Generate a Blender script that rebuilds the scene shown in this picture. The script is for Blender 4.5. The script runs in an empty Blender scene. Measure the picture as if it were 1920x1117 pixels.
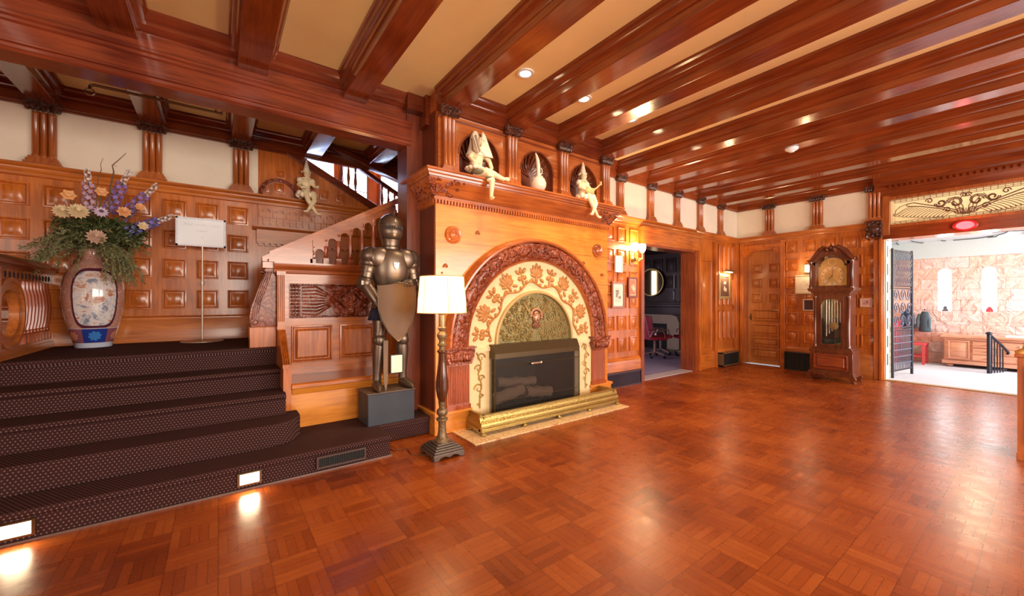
import bpy, bmesh, math, random
from mathutils import Vector, Matrix
R = random.Random(7)
PI = math.pi
S = bpy.context.scene
COL = S.collection

# ------------------------------------------------------------------ camera, world, exposure
cam = bpy.data.objects.new('camera', bpy.data.cameras.new('camera'))
COL.objects.link(cam)
cam.location = (0, 0, 1.4)
cam.rotation_euler = (PI / 2, 0, math.radians(53.53 - 90))
cam.data.sensor_width = 36
cam.data.lens = 36 * 745 / 1920
cam.data.shift_y = 4.5 / 1920
cam.data.clip_start = .05
S.camera = cam
w = bpy.data.worlds.new('world'); S.world = w; w.use_nodes = True
w.node_tree.nodes['Background'].inputs[0].default_value = (.75, .85, 1, 1)
w.node_tree.nodes['Background'].inputs[1].default_value = .6
S.view_settings.view_transform = 'Standard'
S.view_settings.look = 'None'
S.view_settings.gamma = 1
S.view_settings.use_curve_mapping = False
S.view_settings.exposure = 0.05
S.cycles.max_bounces = 8
S.cycles.diffuse_bounces = 4
S.cycles.glossy_bounces = 4
S.cycles.transparent_max_bounces = 8
S.cycles.sample_clamp_indirect = 6
S.cycles.caustics_reflective = False
S.cycles.caustics_refractive = False

def area(name, loc, rot, sx, sy, power, col):
    l = bpy.data.lights.new(name, 'AREA'); l.shape = 'RECTANGLE'; l.size = sx; l.size_y = sy
    l.energy = power; l.color = col
    o = bpy.data.objects.new(name, l); COL.objects.link(o); o.location = loc; o.rotation_euler = rot
    return o
def point(name, loc, power, col, r=.05):
    l = bpy.data.lights.new(name, 'POINT'); l.energy = power; l.color = col; l.shadow_soft_size = r
    o = bpy.data.objects.new(name, l); COL.objects.link(o); o.location = loc
    return o
WARM = (1, .72, .42); DAY = (.72, .85, 1)
# stair window daylight; hall, entrance and side-room fill lamps are added for unseen windows
area('hall_fill_lamp', (2.2, -4.75, 1.9), (PI / 2, 0, 0), 4.6, 2.3, 420, (1, .88, .74))
area('hall_fill_lamp', (6.8, -4.75, 1.9), (PI / 2, 0, 0), 3.0, 2.3, 300, (1, .92, .84))
area('hall_fill_lamp', (-3.75, -.8, 1.9), (PI / 2, 0, -PI / 2), 4.0, 2.2, 150, (1, .85, .68))
area('entrance_fill_lamp', (11.4, -2.5, 1.5), (PI / 2, 0, 0), 2.6, 2.2, 480, (.80, .88, 1))
area('daylight_stair_window', (2.0, 7.30, 3.5), (PI / 2, 0, PI), 1.9, 1.1, 65, (.42, .55, 1))
area('side_room_fill_lamp', (5.7, 8.7, 1.7), (PI / 2, 0, PI), 1.8, 1.6, 70, (.85, .75, .95))

# ------------------------------------------------------------------ mesh collector
class M:
    def __init__(s): s.v = []; s.f = []; s.mi = 0; s.idx = []; s.T = None
    def add(s, vs, fs):
        b = len(s.v)
        if s.T is not None: vs = [tuple(s.T @ Vector(p)) for p in vs]
        s.v += [tuple(p) for p in vs]
        for f in fs: s.f.append([b + i for i in f]); s.idx.append(s.mi)
        return s
    def box(s, x0, x1, y0, y1, z0, z1):
        return s.add([(x, y, z) for x in (x0, x1) for y in (y0, y1) for z in (z0, z1)],
                     [(0, 1, 3, 2), (4, 6, 7, 5), (0, 4, 5, 1), (2, 3, 7, 6), (0, 2, 6, 4), (1, 5, 7, 3)])
    def prism(s, poly, ax, a, b):
        n = len(poly)
        def P(u, v, w):
            return {'x': (w, u, v), 'y': (u, w, v), 'z': (u, v, w)}[ax]
        vs = [P(u, v, a) for u, v in poly] + [P(u, v, b) for u, v in poly]
        fs = [list(range(n))[::-1], list(range(n, 2 * n))] + [(i, (i + 1) % n, n + (i + 1) % n, n + i) for i in range(n)]
        return s.add(vs, fs)
    def lathe(s, prof, c=(0, 0, 0), seg=20, sx=1, sy=1, flute=0, fl=(0, 0), ax='z'):
        vs = []; n = len(prof)
        for r, z in prof:
            for k in range(seg):
                a = 2 * PI * k / seg
                rr = r
                if flute and fl[0] <= z <= fl[1]: rr = r * (1 - .07 * (0.5 + .5 * math.cos(a * flute)))
                p = (rr * math.cos(a) * sx, rr * math.sin(a) * sy, z)
                if ax == 'y': p = (p[0], -p[2], p[1])
                if ax == 'x': p = (-p[2], p[0], p[1])
                vs.append((c[0] + p[0], c[1] + p[1], c[2] + p[2]))
        fs = [(i * seg + k, i * seg + (k + 1) % seg, (i + 1) * seg + (k + 1) % seg, (i + 1) * seg + k) for i in range(n - 1) for k in range(seg)]
        fs += [list(range(seg))[::-1], list(range((n - 1) * seg, n * seg))]
        return s.add(vs, fs)
    def ball(s, c, r, seg=14, rot=None):
        if not hasattr(r, '__len__'): r = (r, r, r)
        vs = []; m = max(5, seg // 2)
        for i in range(m + 1):
            t = PI * i / m
            for k in range(seg):
                a = 2 * PI * k / seg
                q = Vector((r[0] * math.sin(t) * math.cos(a), r[1] * math.sin(t) * math.sin(a), r[2] * math.cos(t)))
                if rot is not None: q = rot @ q
                vs.append((c[0] + q.x, c[1] + q.y, c[2] + q.z))
        fs = [(i * seg + k, i * seg + (k + 1) % seg, (i + 1) * seg + (k + 1) % seg, (i + 1) * seg + k) for i in range(m) for k in range(seg)]
        return s.add(vs, fs)
    def tube(s, pts, r, seg=8, closed=False):
        pts = [Vector(p) for p in pts]; n = len(pts)
        if not hasattr(r, '__len__'): r = [r] * n
        vs = []; prev = None
        for i, p in enumerate(pts):
            if closed: t = pts[(i + 1) % n] - pts[i - 1]
            else: t = pts[min(i + 1, n - 1)] - pts[max(i - 1, 0)]
            if t.length < 1e-9: t = Vector((0, 0, 1))
            t.normalize()
            if prev is None:
                u = t.cross(Vector((0, 0, 1)))
                if u.length < .1: u = t.cross(Vector((1, 0, 0)))
            else:
                u = prev - t * prev.dot(t)
                if u.length < 1e-6: u = t.cross(Vector((1, 0, 0)))
            u.normalize(); prev = u; w_ = t.cross(u)
            for k in range(seg):
                a = 2 * PI * k / seg
                vs.append(tuple(p + (u * math.cos(a) + w_ * math.sin(a)) * r[i]))
        m = n if closed else n - 1
        fs = [(i * seg + k, i * seg + (k + 1) % seg, ((i + 1) % n) * seg + (k + 1) % seg, ((i + 1) % n) * seg + k) for i in range(m) for k in range(seg)]
        if not closed: fs += [list(range(seg))[::-1], list(range((n - 1) * seg, n * seg))]
        return s.add(vs, fs)
    def arc(s, c, prof, a0, a1, n, ax='y'):
        """profile of (radius, offset) swept round c in the wall plane; ax y: offset is world y"""
        vs = []; m = len(prof)
        for i in range(n + 1):
            a = a0 + (a1 - a0) * i / n
            for r, d in prof:
                if ax == 'y': vs.append((c[0] + r * math.cos(a), d, c[1] + r * math.sin(a)))
                else: vs.append((d, c[0] + r * math.cos(a), c[1] + r * math.sin(a)))
        fs = [(i * m + k, i * m + (k + 1) % m, (i + 1) * m + (k + 1) % m, (i + 1) * m + k) for i in range(n) for k in range(m)]
        fs += [list(range(m)), list(range(n * m, (n + 1) * m))]
        return s.add(vs, fs)
    def panel(s, F, u0, u1, z0, z1, k=1.0):
        """raised panel: F(u, z, d) maps to the wall, d out of it"""
        k *= 1.35
        L = [(0, 0), (.002, .016 * k), (.014, .018 * k), (.026, .002), (.034, .002), (.058, .014 * k)]
        vs = []; fs = []
        mw = min(u1 - u0, z1 - z0) / 2 - .012
        for ins, d in L:
            ins = min(ins, mw)
            vs += [F(u0 + ins, z0 + ins, d), F(u1 - ins, z0 + ins, d), F(u1 - ins, z1 - ins, d), F(u0 + ins, z1 - ins, d)]
        for i in range(len(L) - 1):
            for q in range(4): fs.append((4 * i + q, 4 * i + (q + 1) % 4, 4 * i + 4 + (q + 1) % 4, 4 * i + 4 + q))
        b = 4 * (len(L) - 1); fs.append((b, b + 1, b + 2, b + 3))
        return s.add(vs, fs)

def put(o, parent, world):
    COL.objects.link(o)
    if parent is not None:
        o.parent = parent
        if world and parent.type == 'EMPTY': o.matrix_parent_inverse = Matrix.Translation(-parent.location)
    return o
def obj(name, m, mat, parent=None, world=True, angle=38, bevel=0, remesh=0, subsurf=0):
    me = bpy.data.meshes.new(name)
    me.from_pydata(m.v, [], m.f)
    mats = mat if isinstance(mat, (list, tuple)) else [mat]
    for x in mats: me.materials.append(x)
    if len(mats) > 1: me.polygons.foreach_set('material_index', m.idx)
    b = bmesh.new(); b.from_mesh(me); bmesh.ops.recalc_face_normals(b, faces=b.faces); b.to_mesh(me); b.free()
    me.polygons.foreach_set('use_smooth', [True] * len(me.polygons))
    try: me.set_sharp_from_angle(angle=math.radians(angle))
    except Exception: pass
    o = bpy.data.objects.new(name, me)
    if bevel:
        md = o.modifiers.new('bevel', 'BEVEL'); md.width = bevel; md.segments = 2; md.limit_method = 'ANGLE'
    if remesh:
        md = o.modifiers.new('remesh', 'REMESH'); md.mode = 'VOXEL'; md.voxel_size = remesh; md.use_smooth_shade = True
        md = o.modifiers.new('smooth', 'SMOOTH'); md.iterations = 3
    return put(o, parent, world)
def tag(o, label=None, cat=None, group=None, kind=None):
    if label: o['label'] = label
    if cat: o['category'] = cat
    if group: o['group'] = group
    if kind: o['kind'] = kind
    return o
def thing(name, label, cat, loc=(0, 0, 0), rz=0, group=None):
    o = bpy.data.objects.new(name, None); o.empty_display_size = .1
    COL.objects.link(o); o.location = loc; o.rotation_euler = (0, 0, rz)
    return tag(o, label, cat, group)
def struct(name, m, mat, **k):
    return tag(obj(name, m, mat, **k), kind='structure')
def dup(root, loc, rz=None, label=None, group=None):
    r = root.copy(); COL.objects.link(r); r.location = loc
    if rz is not None: r.rotation_euler = (0, 0, rz)
    if label: r['label'] = label
    if group: r['group'] = group
    for ch in list(root.children):
        c = ch.copy(); COL.objects.link(c); c.parent = r
        for g in list(ch.children):
            d = g.copy(); COL.objects.link(d); d.parent = c
    return r
NT = [0]
def trim(m, mat, **k):
    NT[0] += 1
    return struct('trim_%d' % NT[0], m, mat, **k)

# ------------------------------------------------------------------ materials
def nodes(name):
    m = bpy.data.materials.new(name); m.use_nodes = True
    nt = m.node_tree; return m, nt, nt.nodes['Principled BSDF']
def N(nt, t, **k):
    n = nt.nodes.new(t)
    for a, v in k.items():
        if a.startswith('i_'):
            key = a[2:]; key = int(key) if key.isdigit() else key
            n.inputs[key].default_value = v
        else: setattr(n, a, v)
    return n
def c4(c): return (c[0], c[1], c[2], 1)
def ramp(nt, stops, interp='LINEAR'):
    n = nt.nodes.new('ShaderNodeValToRGB'); e = n.color_ramp; e.interpolation = interp
    while len(e.elements) < len(stops): e.elements.new(.5)
    for el, (p, c) in zip(e.elements, stops): el.position = p; el.color = c4(c)
    return n
def plain(name, c, rough=.5, metal=0, emit=None, es=0, coat=0, bump=0, bscale=40, alpha=None):
    m, nt, b = nodes(name)
    b.inputs['Base Color'].default_value = c4(c); b.inputs['Roughness'].default_value = rough; b.inputs['Metallic'].default_value = metal
    b.inputs['Coat Weight'].default_value = coat
    tc = N(nt, 'ShaderNodeTexCoord')
    nz = N(nt, 'ShaderNodeTexNoise', i_Scale=bscale, i_Detail=3.0); nt.links.new(tc.outputs['Object'], nz.inputs['Vector'])
    mx = ramp(nt, [(.3, [x * .94 for x in c]), (.7, [min(1, x * 1.05) for x in c])]); nt.links.new(nz.outputs[0], mx.inputs[0])
    nt.links.new(mx.outputs[0], b.inputs['Base Color'])
    if bump:
        bp = N(nt, 'ShaderNodeBump', i_Strength=bump, i_Distance=.01); nt.links.new(nz.outputs[0], bp.inputs['Height']); nt.links.new(bp.outputs[0], b.inputs['Normal'])
    if emit:
        b.inputs['Emission Color'].default_value = c4(emit); b.inputs['Emission Strength'].default_value = es
    return m
def wood(name, dark, light, rough=.28, grain='z', carve=0, cscale=14, coat=.35, gs=1.0):
    m, nt, b = nodes(name)
    tc = N(nt, 'ShaderNodeTexCoord'); mp = N(nt, 'ShaderNodeMapping')
    sc = {'x': (1.2, 14, 14), 'y': (14, 1.2, 14), 'z': (14, 14, 1.2)}[grain]
    mp.inputs['Scale'].default_value = [q * gs for q in sc]
    nt.links.new(tc.outputs['Object'], mp.inputs[0])
    nz = N(nt, 'ShaderNodeTexNoise', i_Scale=2.2, i_Detail=5.0, i_Roughness=.6, i_Distortion=.5); nt.links.new(mp.outputs[0], nz.inputs['Vector'])
    n2 = N(nt, 'ShaderNodeTexNoise', i_Scale=2.4, i_Detail=1.0); nt.links.new(tc.outputs['Object'], n2.inputs['Vector'])
    ad = N(nt, 'ShaderNodeMath', operation='ADD'); ml = N(nt, 'ShaderNodeMath', operation='MULTIPLY'); ml.inputs[1].default_value = .6
    nt.links.new(n2.outputs[0], ml.inputs[0]); nt.links.new(nz.outputs[0], ad.inputs[0]); nt.links.new(ml.outputs[0], ad.inputs[1])
    rp = ramp(nt, [(.52, dark), (1.0, light)]); nt.links.new(ad.outputs[0], rp.inputs[0]); nt.links.new(rp.outputs[0], b.inputs['Base Color'])
    b.inputs['Roughness'].default_value = rough; b.inputs['Coat Weight'].default_value = coat; b.inputs['Coat Roughness'].default_value = .12
    bp = N(nt, 'ShaderNodeBump', i_Strength=.06, i_Distance=.01); nt.links.new(nz.outputs[0], bp.inputs['Height'])
    last = bp
    if carve:
        vz = N(nt, 'ShaderNodeTexNoise', i_Scale=cscale * .5, i_Detail=1.5, i_Distortion=2.6)
        wv = N(nt, 'ShaderNodeTexWave', wave_type='RINGS', i_Scale=cscale * .35, i_Distortion=9.0, i_Detail=1.5); wv.inputs['Detail Scale'].default_value = 1.6
        nt.links.new(tc.outputs['Object'], vz.inputs['Vector']); nt.links.new(tc.outputs['Object'], wv.inputs['Vector'])
        sm = N(nt, 'ShaderNodeMath', operation='ADD'); nt.links.new(vz.outputs[0], sm.inputs[0]); nt.links.new(wv.outputs[1], sm.inputs[1])
        b2 = N(nt, 'ShaderNodeBump', i_Strength=carve, i_Distance=.03); nt.links.new(sm.outputs[0], b2.inputs['Height']); nt.links.new(bp.outputs[0], b2.inputs['Normal']); last = b2
    nt.links.new(last.outputs[0], b.inputs['Normal'])
    return m
def emis(name, c, s):
    m, nt, b = nodes(name); nt.nodes.remove(b)
    e = N(nt, 'ShaderNodeEmission'); e.inputs[0].default_value = c4(c); e.inputs[1].default_value = s
    nt.links.new(e.outputs[0], nt.nodes['Material Output'].inputs[0]); return m

OAK = wood('oak_panelling', (.26, .055, .007), (.62, .175, .024))
OAKX = wood('oak_rails', (.27, .058, .008), (.60, .175, .026), grain='x')
OAKY = wood('oak_rails_across', (.26, .062, .012), (.56, .18, .04), grain='y')
GOLD_OAK = wood('golden_oak', (.50, .15, .018), (.76, .29, .042), rough=.25, grain='x')
MAHX = wood('dark_wood_long', (.085, .013, .005), (.20, .037, .010), grain='x', rough=.2, coat=.5)
MAHY = wood('beam_wood', (.13, .022, .006), (.27, .056, .012), grain='y', rough=.18, coat=.6)
MAHZ = wood('dark_wood_upright', (.16, .028, .008), (.34, .08, .02), grain='z')
SHAFT = wood('column_wood', (.22, .05, .012), (.46, .13, .03), grain='z', rough=.22)
CARVED = wood('carved_wood', (.17, .03, .012), (.33, .075, .028), carve=.9, rough=.3)
CARVED_D = wood('carved_dark_wood', (.06, .016, .008), (.16, .045, .02), carve=.9, cscale=40, rough=.3)
REDWOOD = wood('red_mantel_wood', (.26, .045, .014), (.44, .10, .028), rough=.25, grain='z')
REDX = wood('red_mantel_wood_long', (.24, .05, .014), (.52, .15, .035), rough=.2, grain='x')
CLOCKW = wood('clock_wood', (.06, .013, .006), (.165, .038, .012), rough=.2)
PLASTER = plain('frieze_plaster', (.80, .70, .56), .8, bscale=3)
CEIL = plain('ceiling_paint', (.97, .77, .38), .85, bscale=2)
STUCCO = plain('cream_relief_plaster', (.86, .66, .36), .6, bump=.3, bscale=60)
TERRA = plain('terracotta_relief', (.46, .20, .045), .42)
TERRAG = plain('gilded_relief', (.46, .28, .08), .35, metal=.35)
BRASS = plain('brass', (.42, .31, .10), .33, metal=.85, bump=.5, bscale=55)
BRONZE = plain('bronze_dark', (.16, .10, .05), .3, metal=.8)
IRON = plain('black_iron', (.012, .013, .02), .45, metal=.3)
DARK = plain('black_grille', (.012, .01, .01), .6)
SOOT = plain('sooty_firebrick', (.035, .028, .024), .9, bump=.4)
WHITE = plain('white_paint', (.88, .92, .98), .4, bscale=1.5)
LAMPGLOW = emis('glowing_bulb', (1, .78, .45), 26)
DAYGLOW = emis('bright_daylight', (.72, .86, 1), 14)
STEPGLOW = emis('step_lamp_glow', (1, .82, .5), 9)

def carpet(name, base, dot, s, rad=.2):
    m, nt, b = nodes(name)
    tc = N(nt, 'ShaderNodeTexCoord'); sp = N(nt, 'ShaderNodeSeparateXYZ'); nt.links.new(tc.outputs['Object'], sp.inputs[0])
    yz = N(nt, 'ShaderNodeMath', operation='ADD'); nt.links.new(sp.outputs[1], yz.inputs[0]); nt.links.new(sp.outputs[2], yz.inputs[1])
    cb = N(nt, 'ShaderNodeCombineXYZ'); nt.links.new(sp.outputs[0], cb.inputs[0]); nt.links.new(yz.outputs[0], cb.inputs[1])
    L = []
    for off in (0, .5):
        a = N(nt, 'ShaderNodeVectorMath', operation='MULTIPLY_ADD'); a.inputs[1].default_value = (1 / s, 1 / (s * 1.732), 0); a.inputs[2].default_value = (off, off, 0)
        nt.links.new(cb.outputs[0], a.inputs[0])
        f = N(nt, 'ShaderNodeVectorMath', operation='FRACTION'); nt.links.new(a.outputs[0], f.inputs[0])
        d = N(nt, 'ShaderNodeVectorMath', operation='SUBTRACT'); d.inputs[1].default_value = (.5, .5, 0); nt.links.new(f.outputs[0], d.inputs[0])
        g = N(nt, 'ShaderNodeVectorMath', operation='MULTIPLY'); g.inputs[1].default_value = (1, 1.732, 0); nt.links.new(d.outputs[0], g.inputs[0])
        l = N(nt, 'ShaderNodeVectorMath', operation='LENGTH'); nt.links.new(g.outputs[0], l.inputs[0]); L.append(l.outputs['Value'])
    mn = N(nt, 'ShaderNodeMath', operation='MINIMUM'); nt.links.new(L[0], mn.inputs[0]); nt.links.new(L[1], mn.inputs[1])
    rp = ramp(nt, [(rad * .7, dot), (rad * 1.3, base)]); nt.links.new(mn.outputs[0], rp.inputs[0]); nt.links.new(rp.outputs[0], b.inputs['Base Color'])
    b.inputs['Roughness'].default_value = .95; b.inputs['Specular IOR Level'].default_value = .1
    return m
CARPET = carpet('dotted_stair_carpet', (.042, .016, .015), (.20, .125, .12), .0225, .18)

def parquet():
    m, nt, b = nodes('parquet_floor'); k = nt.links.new
    tc = N(nt, 'ShaderNodeTexCoord'); sc = N(nt, 'ShaderNodeVectorMath', operation='SCALE'); sc.inputs['Scale'].default_value = 1 / .225
    k(tc.outputs['Object'], sc.inputs[0])
    sp = N(nt, 'ShaderNodeSeparateXYZ'); k(sc.outputs[0], sp.inputs[0])
    fl = N(nt, 'ShaderNodeVectorMath', operation='FLOOR'); k(sc.outputs[0], fl.inputs[0])
    fs = N(nt, 'ShaderNodeSeparateXYZ'); k(fl.outputs[0], fs.inputs[0])
    ad = N(nt, 'ShaderNodeMath', operation='ADD'); k(fs.outputs[0], ad.inputs[0]); k(fs.outputs[1], ad.inputs[1])
    md = N(nt, 'ShaderNodeMath', operation='PINGPONG'); md.inputs[1].default_value = 1; k(ad.outputs[0], md.inputs[0])   # 0 / 1
    fr = N(nt, 'ShaderNodeVectorMath', operation='FRACTION'); k(sc.outputs[0], fr.inputs[0]); rs = N(nt, 'ShaderNodeSeparateXYZ'); k(fr.outputs[0], rs.inputs[0])
    def mix(a, b_):
        n = N(nt, 'ShaderNodeMix'); k(md.outputs[0], n.inputs[0]); k(a, n.inputs[2]); k(b_, n.inputs[3]); return n.outputs[0]
    across = mix(rs.outputs[0], rs.outputs[1]); along = mix(rs.outputs[1], rs.outputs[0])
    pl = N(nt, 'ShaderNodeMath', operation='MULTIPLY'); pl.inputs[1].default_value = 5; k(across, pl.inputs[0])
    pf = N(nt, 'ShaderNodeMath', operation='FLOOR'); k(pl.outputs[0], pf.inputs[0])
    pr = N(nt, 'ShaderNodeMath', operation='FRACT'); k(pl.outputs[0], pr.inputs[0])
    cid = N(nt, 'ShaderNodeCombineXYZ'); k(fs.outputs[0], cid.inputs[0]); k(fs.outputs[1], cid.inputs[1]); k(pf.outputs[0], cid.inputs[2])
    wn = N(nt, 'ShaderNodeTexWhiteNoise'); k(cid.outputs[0], wn.inputs['Vector'])
    cid2 = N(nt, 'ShaderNodeCombineXYZ'); k(fs.outputs[0], cid2.inputs[0]); k(fs.outputs[1], cid2.inputs[1])
    wn2 = N(nt, 'ShaderNodeTexWhiteNoise'); k(cid2.outputs[0], wn2.inputs['Vector'])
    nz = N(nt, 'ShaderNodeTexNoise', i_Scale=1.1, i_Detail=3.0); k(tc.outputs['Object'], nz.inputs['Vector'])
    s1 = N(nt, 'ShaderNodeMath', operation='MULTIPLY_ADD'); s1.inputs[1].default_value = .24; k(wn.outputs[0], s1.inputs[0]); 
    s2 = N(nt, 'ShaderNodeMath', operation='MULTIPLY_ADD'); s2.inputs[1].default_value = .22; k(wn2.outputs[0], s2.inputs[0]); k(nz.outputs[0], s2.inputs[2]); k(s2.outputs[0], s1.inputs[2])
    rp = ramp(nt, [(.42, (.17, .029, .005)), (.70, (.29, .058, .009)), (.95, (.38, .092, .016))]); k(s1.outputs[0], rp.inputs[0])
    # joints
    def edge(v, w_):
        pp = N(nt, 'ShaderNodeMath', operation='PINGPONG'); pp.inputs[1].default_value = .5; k(v, pp.inputs[0])
        lt = N(nt, 'ShaderNodeMath', operation='LESS_THAN'); lt.inputs[1].default_value = w_; k(pp.outputs[0], lt.inputs[0]); return lt.outputs[0]
    mxx = N(nt, 'ShaderNodeMath', operation='MAXIMUM'); k(edge(pr.outputs[0], .03), mxx.inputs[0]); k(edge(along, .010), mxx.inputs[1])
    dk = N(nt, 'ShaderNodeMix', data_type='RGBA', blend_type='MULTIPLY'); dk.inputs[7].default_value = (.45, .38, .35, 1)
    k(mxx.outputs[0], dk.inputs[0]); k(rp.outputs[0], dk.inputs[6]); k(dk.outputs[2], b.inputs['Base Color'])
    n3 = N(nt, 'ShaderNodeTexNoise', i_Scale=9.0, i_Detail=4.0); k(tc.outputs['Object'], n3.inputs['Vector'])
    rr = N(nt, 'ShaderNodeMapRange'); rr.inputs[3].default_value = .20; rr.inputs[4].default_value = .36; k(n3.outputs[0], rr.inputs[0]); k(rr.outputs[0], b.inputs['Roughness'])
    bp = N(nt, 'ShaderNodeBump', i_Strength=.06, i_Distance=.003); 
    hh = N(nt, 'ShaderNodeMath', operation='SUBTRACT'); k(wn.outputs[0], hh.inputs[0]); k(mxx.outputs[0], hh.inputs[1]); k(hh.outputs[0], bp.inputs['Height']); k(bp.outputs[0], b.inputs['Normal'])
    b.inputs['Specular IOR Level'].default_value = .45
    return m
PARQUET = parquet()

def stone():
    m, nt, b = nodes('pink_sandstone'); k = nt.links.new
    tc = N(nt, 'ShaderNodeTexCoord'); sp = N(nt, 'ShaderNodeSeparateXYZ'); k(tc.outputs['Object'], sp.inputs[0])
    ad = N(nt, 'ShaderNodeMath', operation='ADD'); k(sp.outputs[0], ad.inputs[0]); k(sp.outputs[1], ad.inputs[1])
    cb = N(nt, 'ShaderNodeCombineXYZ'); k(ad.outputs[0], cb.inputs[0]); k(sp.outputs[2], cb.inputs[1])
    br = N(nt, 'ShaderNodeTexBrick', i_Scale=1.0); br.inputs['Brick Width'].default_value = .62; br.inputs['Row Height'].default_value = .235
    br.inputs['Mortar Size'].default_value = .006; br.inputs['Color1'].default_value = (.66, .36, .26, 1); br.inputs['Color2'].default_value = (.58, .45, .40, 1); br.inputs['Mortar'].default_value = (.42, .30, .24, 1)
    br.offset_frequency = 2; br.squash_frequency = 3; br.squash = .6
    k(cb.outputs[0], br.inputs['Vector'])
    nz = N(nt, 'ShaderNodeTexNoise', i_Scale=5.0, i_Detail=5.0, i_Distortion=1.5); k(tc.outputs['Object'], nz.inputs['Vector'])
    mx = N(nt, 'ShaderNodeMix', data_type='RGBA', blend_type='OVERLAY'); mx.inputs[0].default_value = .55; k(br.outputs[0], mx.inputs[6]); k(nz.outputs[0], mx.inputs[7]); k(mx.outputs[2], b.inputs['Base Color'])
    bp = N(nt, 'ShaderNodeBump', i_Strength=.8, i_Distance=.05); hh = N(nt, 'ShaderNodeMath', operation='SUBTRACT'); k(nz.outputs[0], hh.inputs[0]); k(br.outputs['Fac'], hh.inputs[1]); k(hh.outputs[0], bp.inputs['Height']); k(bp.outputs[0], b.inputs['Normal'])
    b.inputs['Roughness'].default_value = .85
    return m
STONE = stone()
FOYERCARPET = plain('grey_carpet', (.50, .52, .56), .95, bump=.5, bscale=90)
STUDYCARPET = carpet('patterned_blue_carpet', (.20, .17, .30), (.34, .30, .44), .11, .35)
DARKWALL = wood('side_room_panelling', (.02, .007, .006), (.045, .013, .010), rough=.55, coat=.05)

# ------------------------------------------------------------------ wall mapping
YL, YR, XB = 6.18, 4.2, 9.42          # left alcove wall, chimney-side wall, back wall
ZR, ZF, ZC = 2.787, 3.39, 3.62        # panelling top, frieze top, ceiling
FY = lambda p: (lambda u, z, d: (u, p - d, z))
FX = lambda p: (lambda u, z, d: (p - d, u, z))
ROWS = [(.55, .79), (.91, 1.15), (1.27, 1.52), (1.645, 1.885), (2.0, 2.24), (2.36, 2.6)]
def panels(m, F, us, wd, rows, k=1):
    for u in us:
        for z0, z1 in rows: m.panel(F, u - wd / 2, u + wd / 2, z0, z1, k)
def slab(m, ax, p, u0, u1, z0, z1, d0, d1):
    """box on a wall: ax y: wall faces -y at p; d is the distance out of it"""
    if ax == 'y': m.box(u0, u1, p - d1, p - d0, z0, z1)
    else: m.box(p - d1, p - d0, u0, u1, z0, z1)
def rail(m, ax, p, u0, u1, prof):
    """moulding: prof = [(d, z)] closed against the wall"""
    if ax == 'y': m.prism([(p - d, z) for d, z in prof], 'x', u0, u1)
    else: m.prism([(p - d, z) for d, z in prof], 'y', u0, u1)
WAINCAP = [(0, 2.66), (.02, 2.67), (.02, 2.70), (.035, 2.715), (.04, 2.745), (.06, 2.755), (.075, 2.77), (.075, 2.787), (0, 2.787)]
FASCIA = [(0, 3.38), (.03, 3.385), (.03, 3.40), (.045, 3.41), (.045, 3.50), (.06, 3.51), (.075, 3.53), (.075, 3.545), (.105, 3.575), (.12, 3.60), (.12, 3.62), (0, 3.62)]
BASE = [(0, 0), (.035, 0), (.035, .26), (.03, .30), (.015, .315), (.015, .36), (.025, .37), (.02, .39), (0, .40)]
# ================================================================== SETTING
m = M().box(-4, 9.5, -5, 4.5, -.1, 0); struct('floor', m, PARQUET)
m = M().box(-4, .5, 4.5, 6.3, -.1, -.001); struct('floor.001', m, PARQUET)
m = M().box(9.5, 14.5, -2.7, 2.4, -.1, .001); struct('floor.002', m, FOYERCARPET)
m = M().box(9.38, 9.5, -.17, 1.72, .001, .012); trim(m, plain('threshold_wood', (.35, .22, .10), .5))
m = M().box(4.5, 10.9, 4.45, 8.9, -.1, .002); struct('floor.003', m, STUDYCARPET)
m = M().box(5.885, 7.58, 4.2, 4.45, -.1, .008); trim(m, plain('study_threshold', (.5, .42, .45), .4))
m = M().box(-4, 9.5, -5, 6.3, ZC, ZC + .1); struct('ceiling', m, CEIL)
m = M().box(-1.6, 4.5, 6.3, 7.5, 4.75, 4.85); struct('ceiling.001', m, CEIL)
m = M().add([(9.6, -2.7, 3.25), (9.6, 2.4, 3.25), (13.1, 2.4, 2.74), (13.1, -2.7, 2.74), (9.6, -2.7, 3.35), (9.6, 2.4, 3.35), (13.1, 2.4, 2.84), (13.1, -2.7, 2.84)],
            [(0, 1, 2, 3), (4, 5, 6, 7), (0, 1, 5, 4), (2, 3, 7, 6), (1, 2, 6, 5), (0, 3, 7, 4)])
struct('ceiling.002', m, plain('entrance_ceiling', (.46, .50, .50), .7))
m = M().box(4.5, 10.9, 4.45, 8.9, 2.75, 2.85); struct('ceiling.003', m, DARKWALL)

# --- left alcove wall (behind the vase), with the stair opening above the stringer
m = M()
m.box(-4, 4.5, YL, YL + .12, 0, 2.78)
us = [-.417 + .31 * k for k in range(-11, 3)]
panels(m, FY(YL), us, .22, [(1.30, 1.53), (1.665, 1.895), (2.015, 2.235), (2.365, 2.595)])
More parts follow.
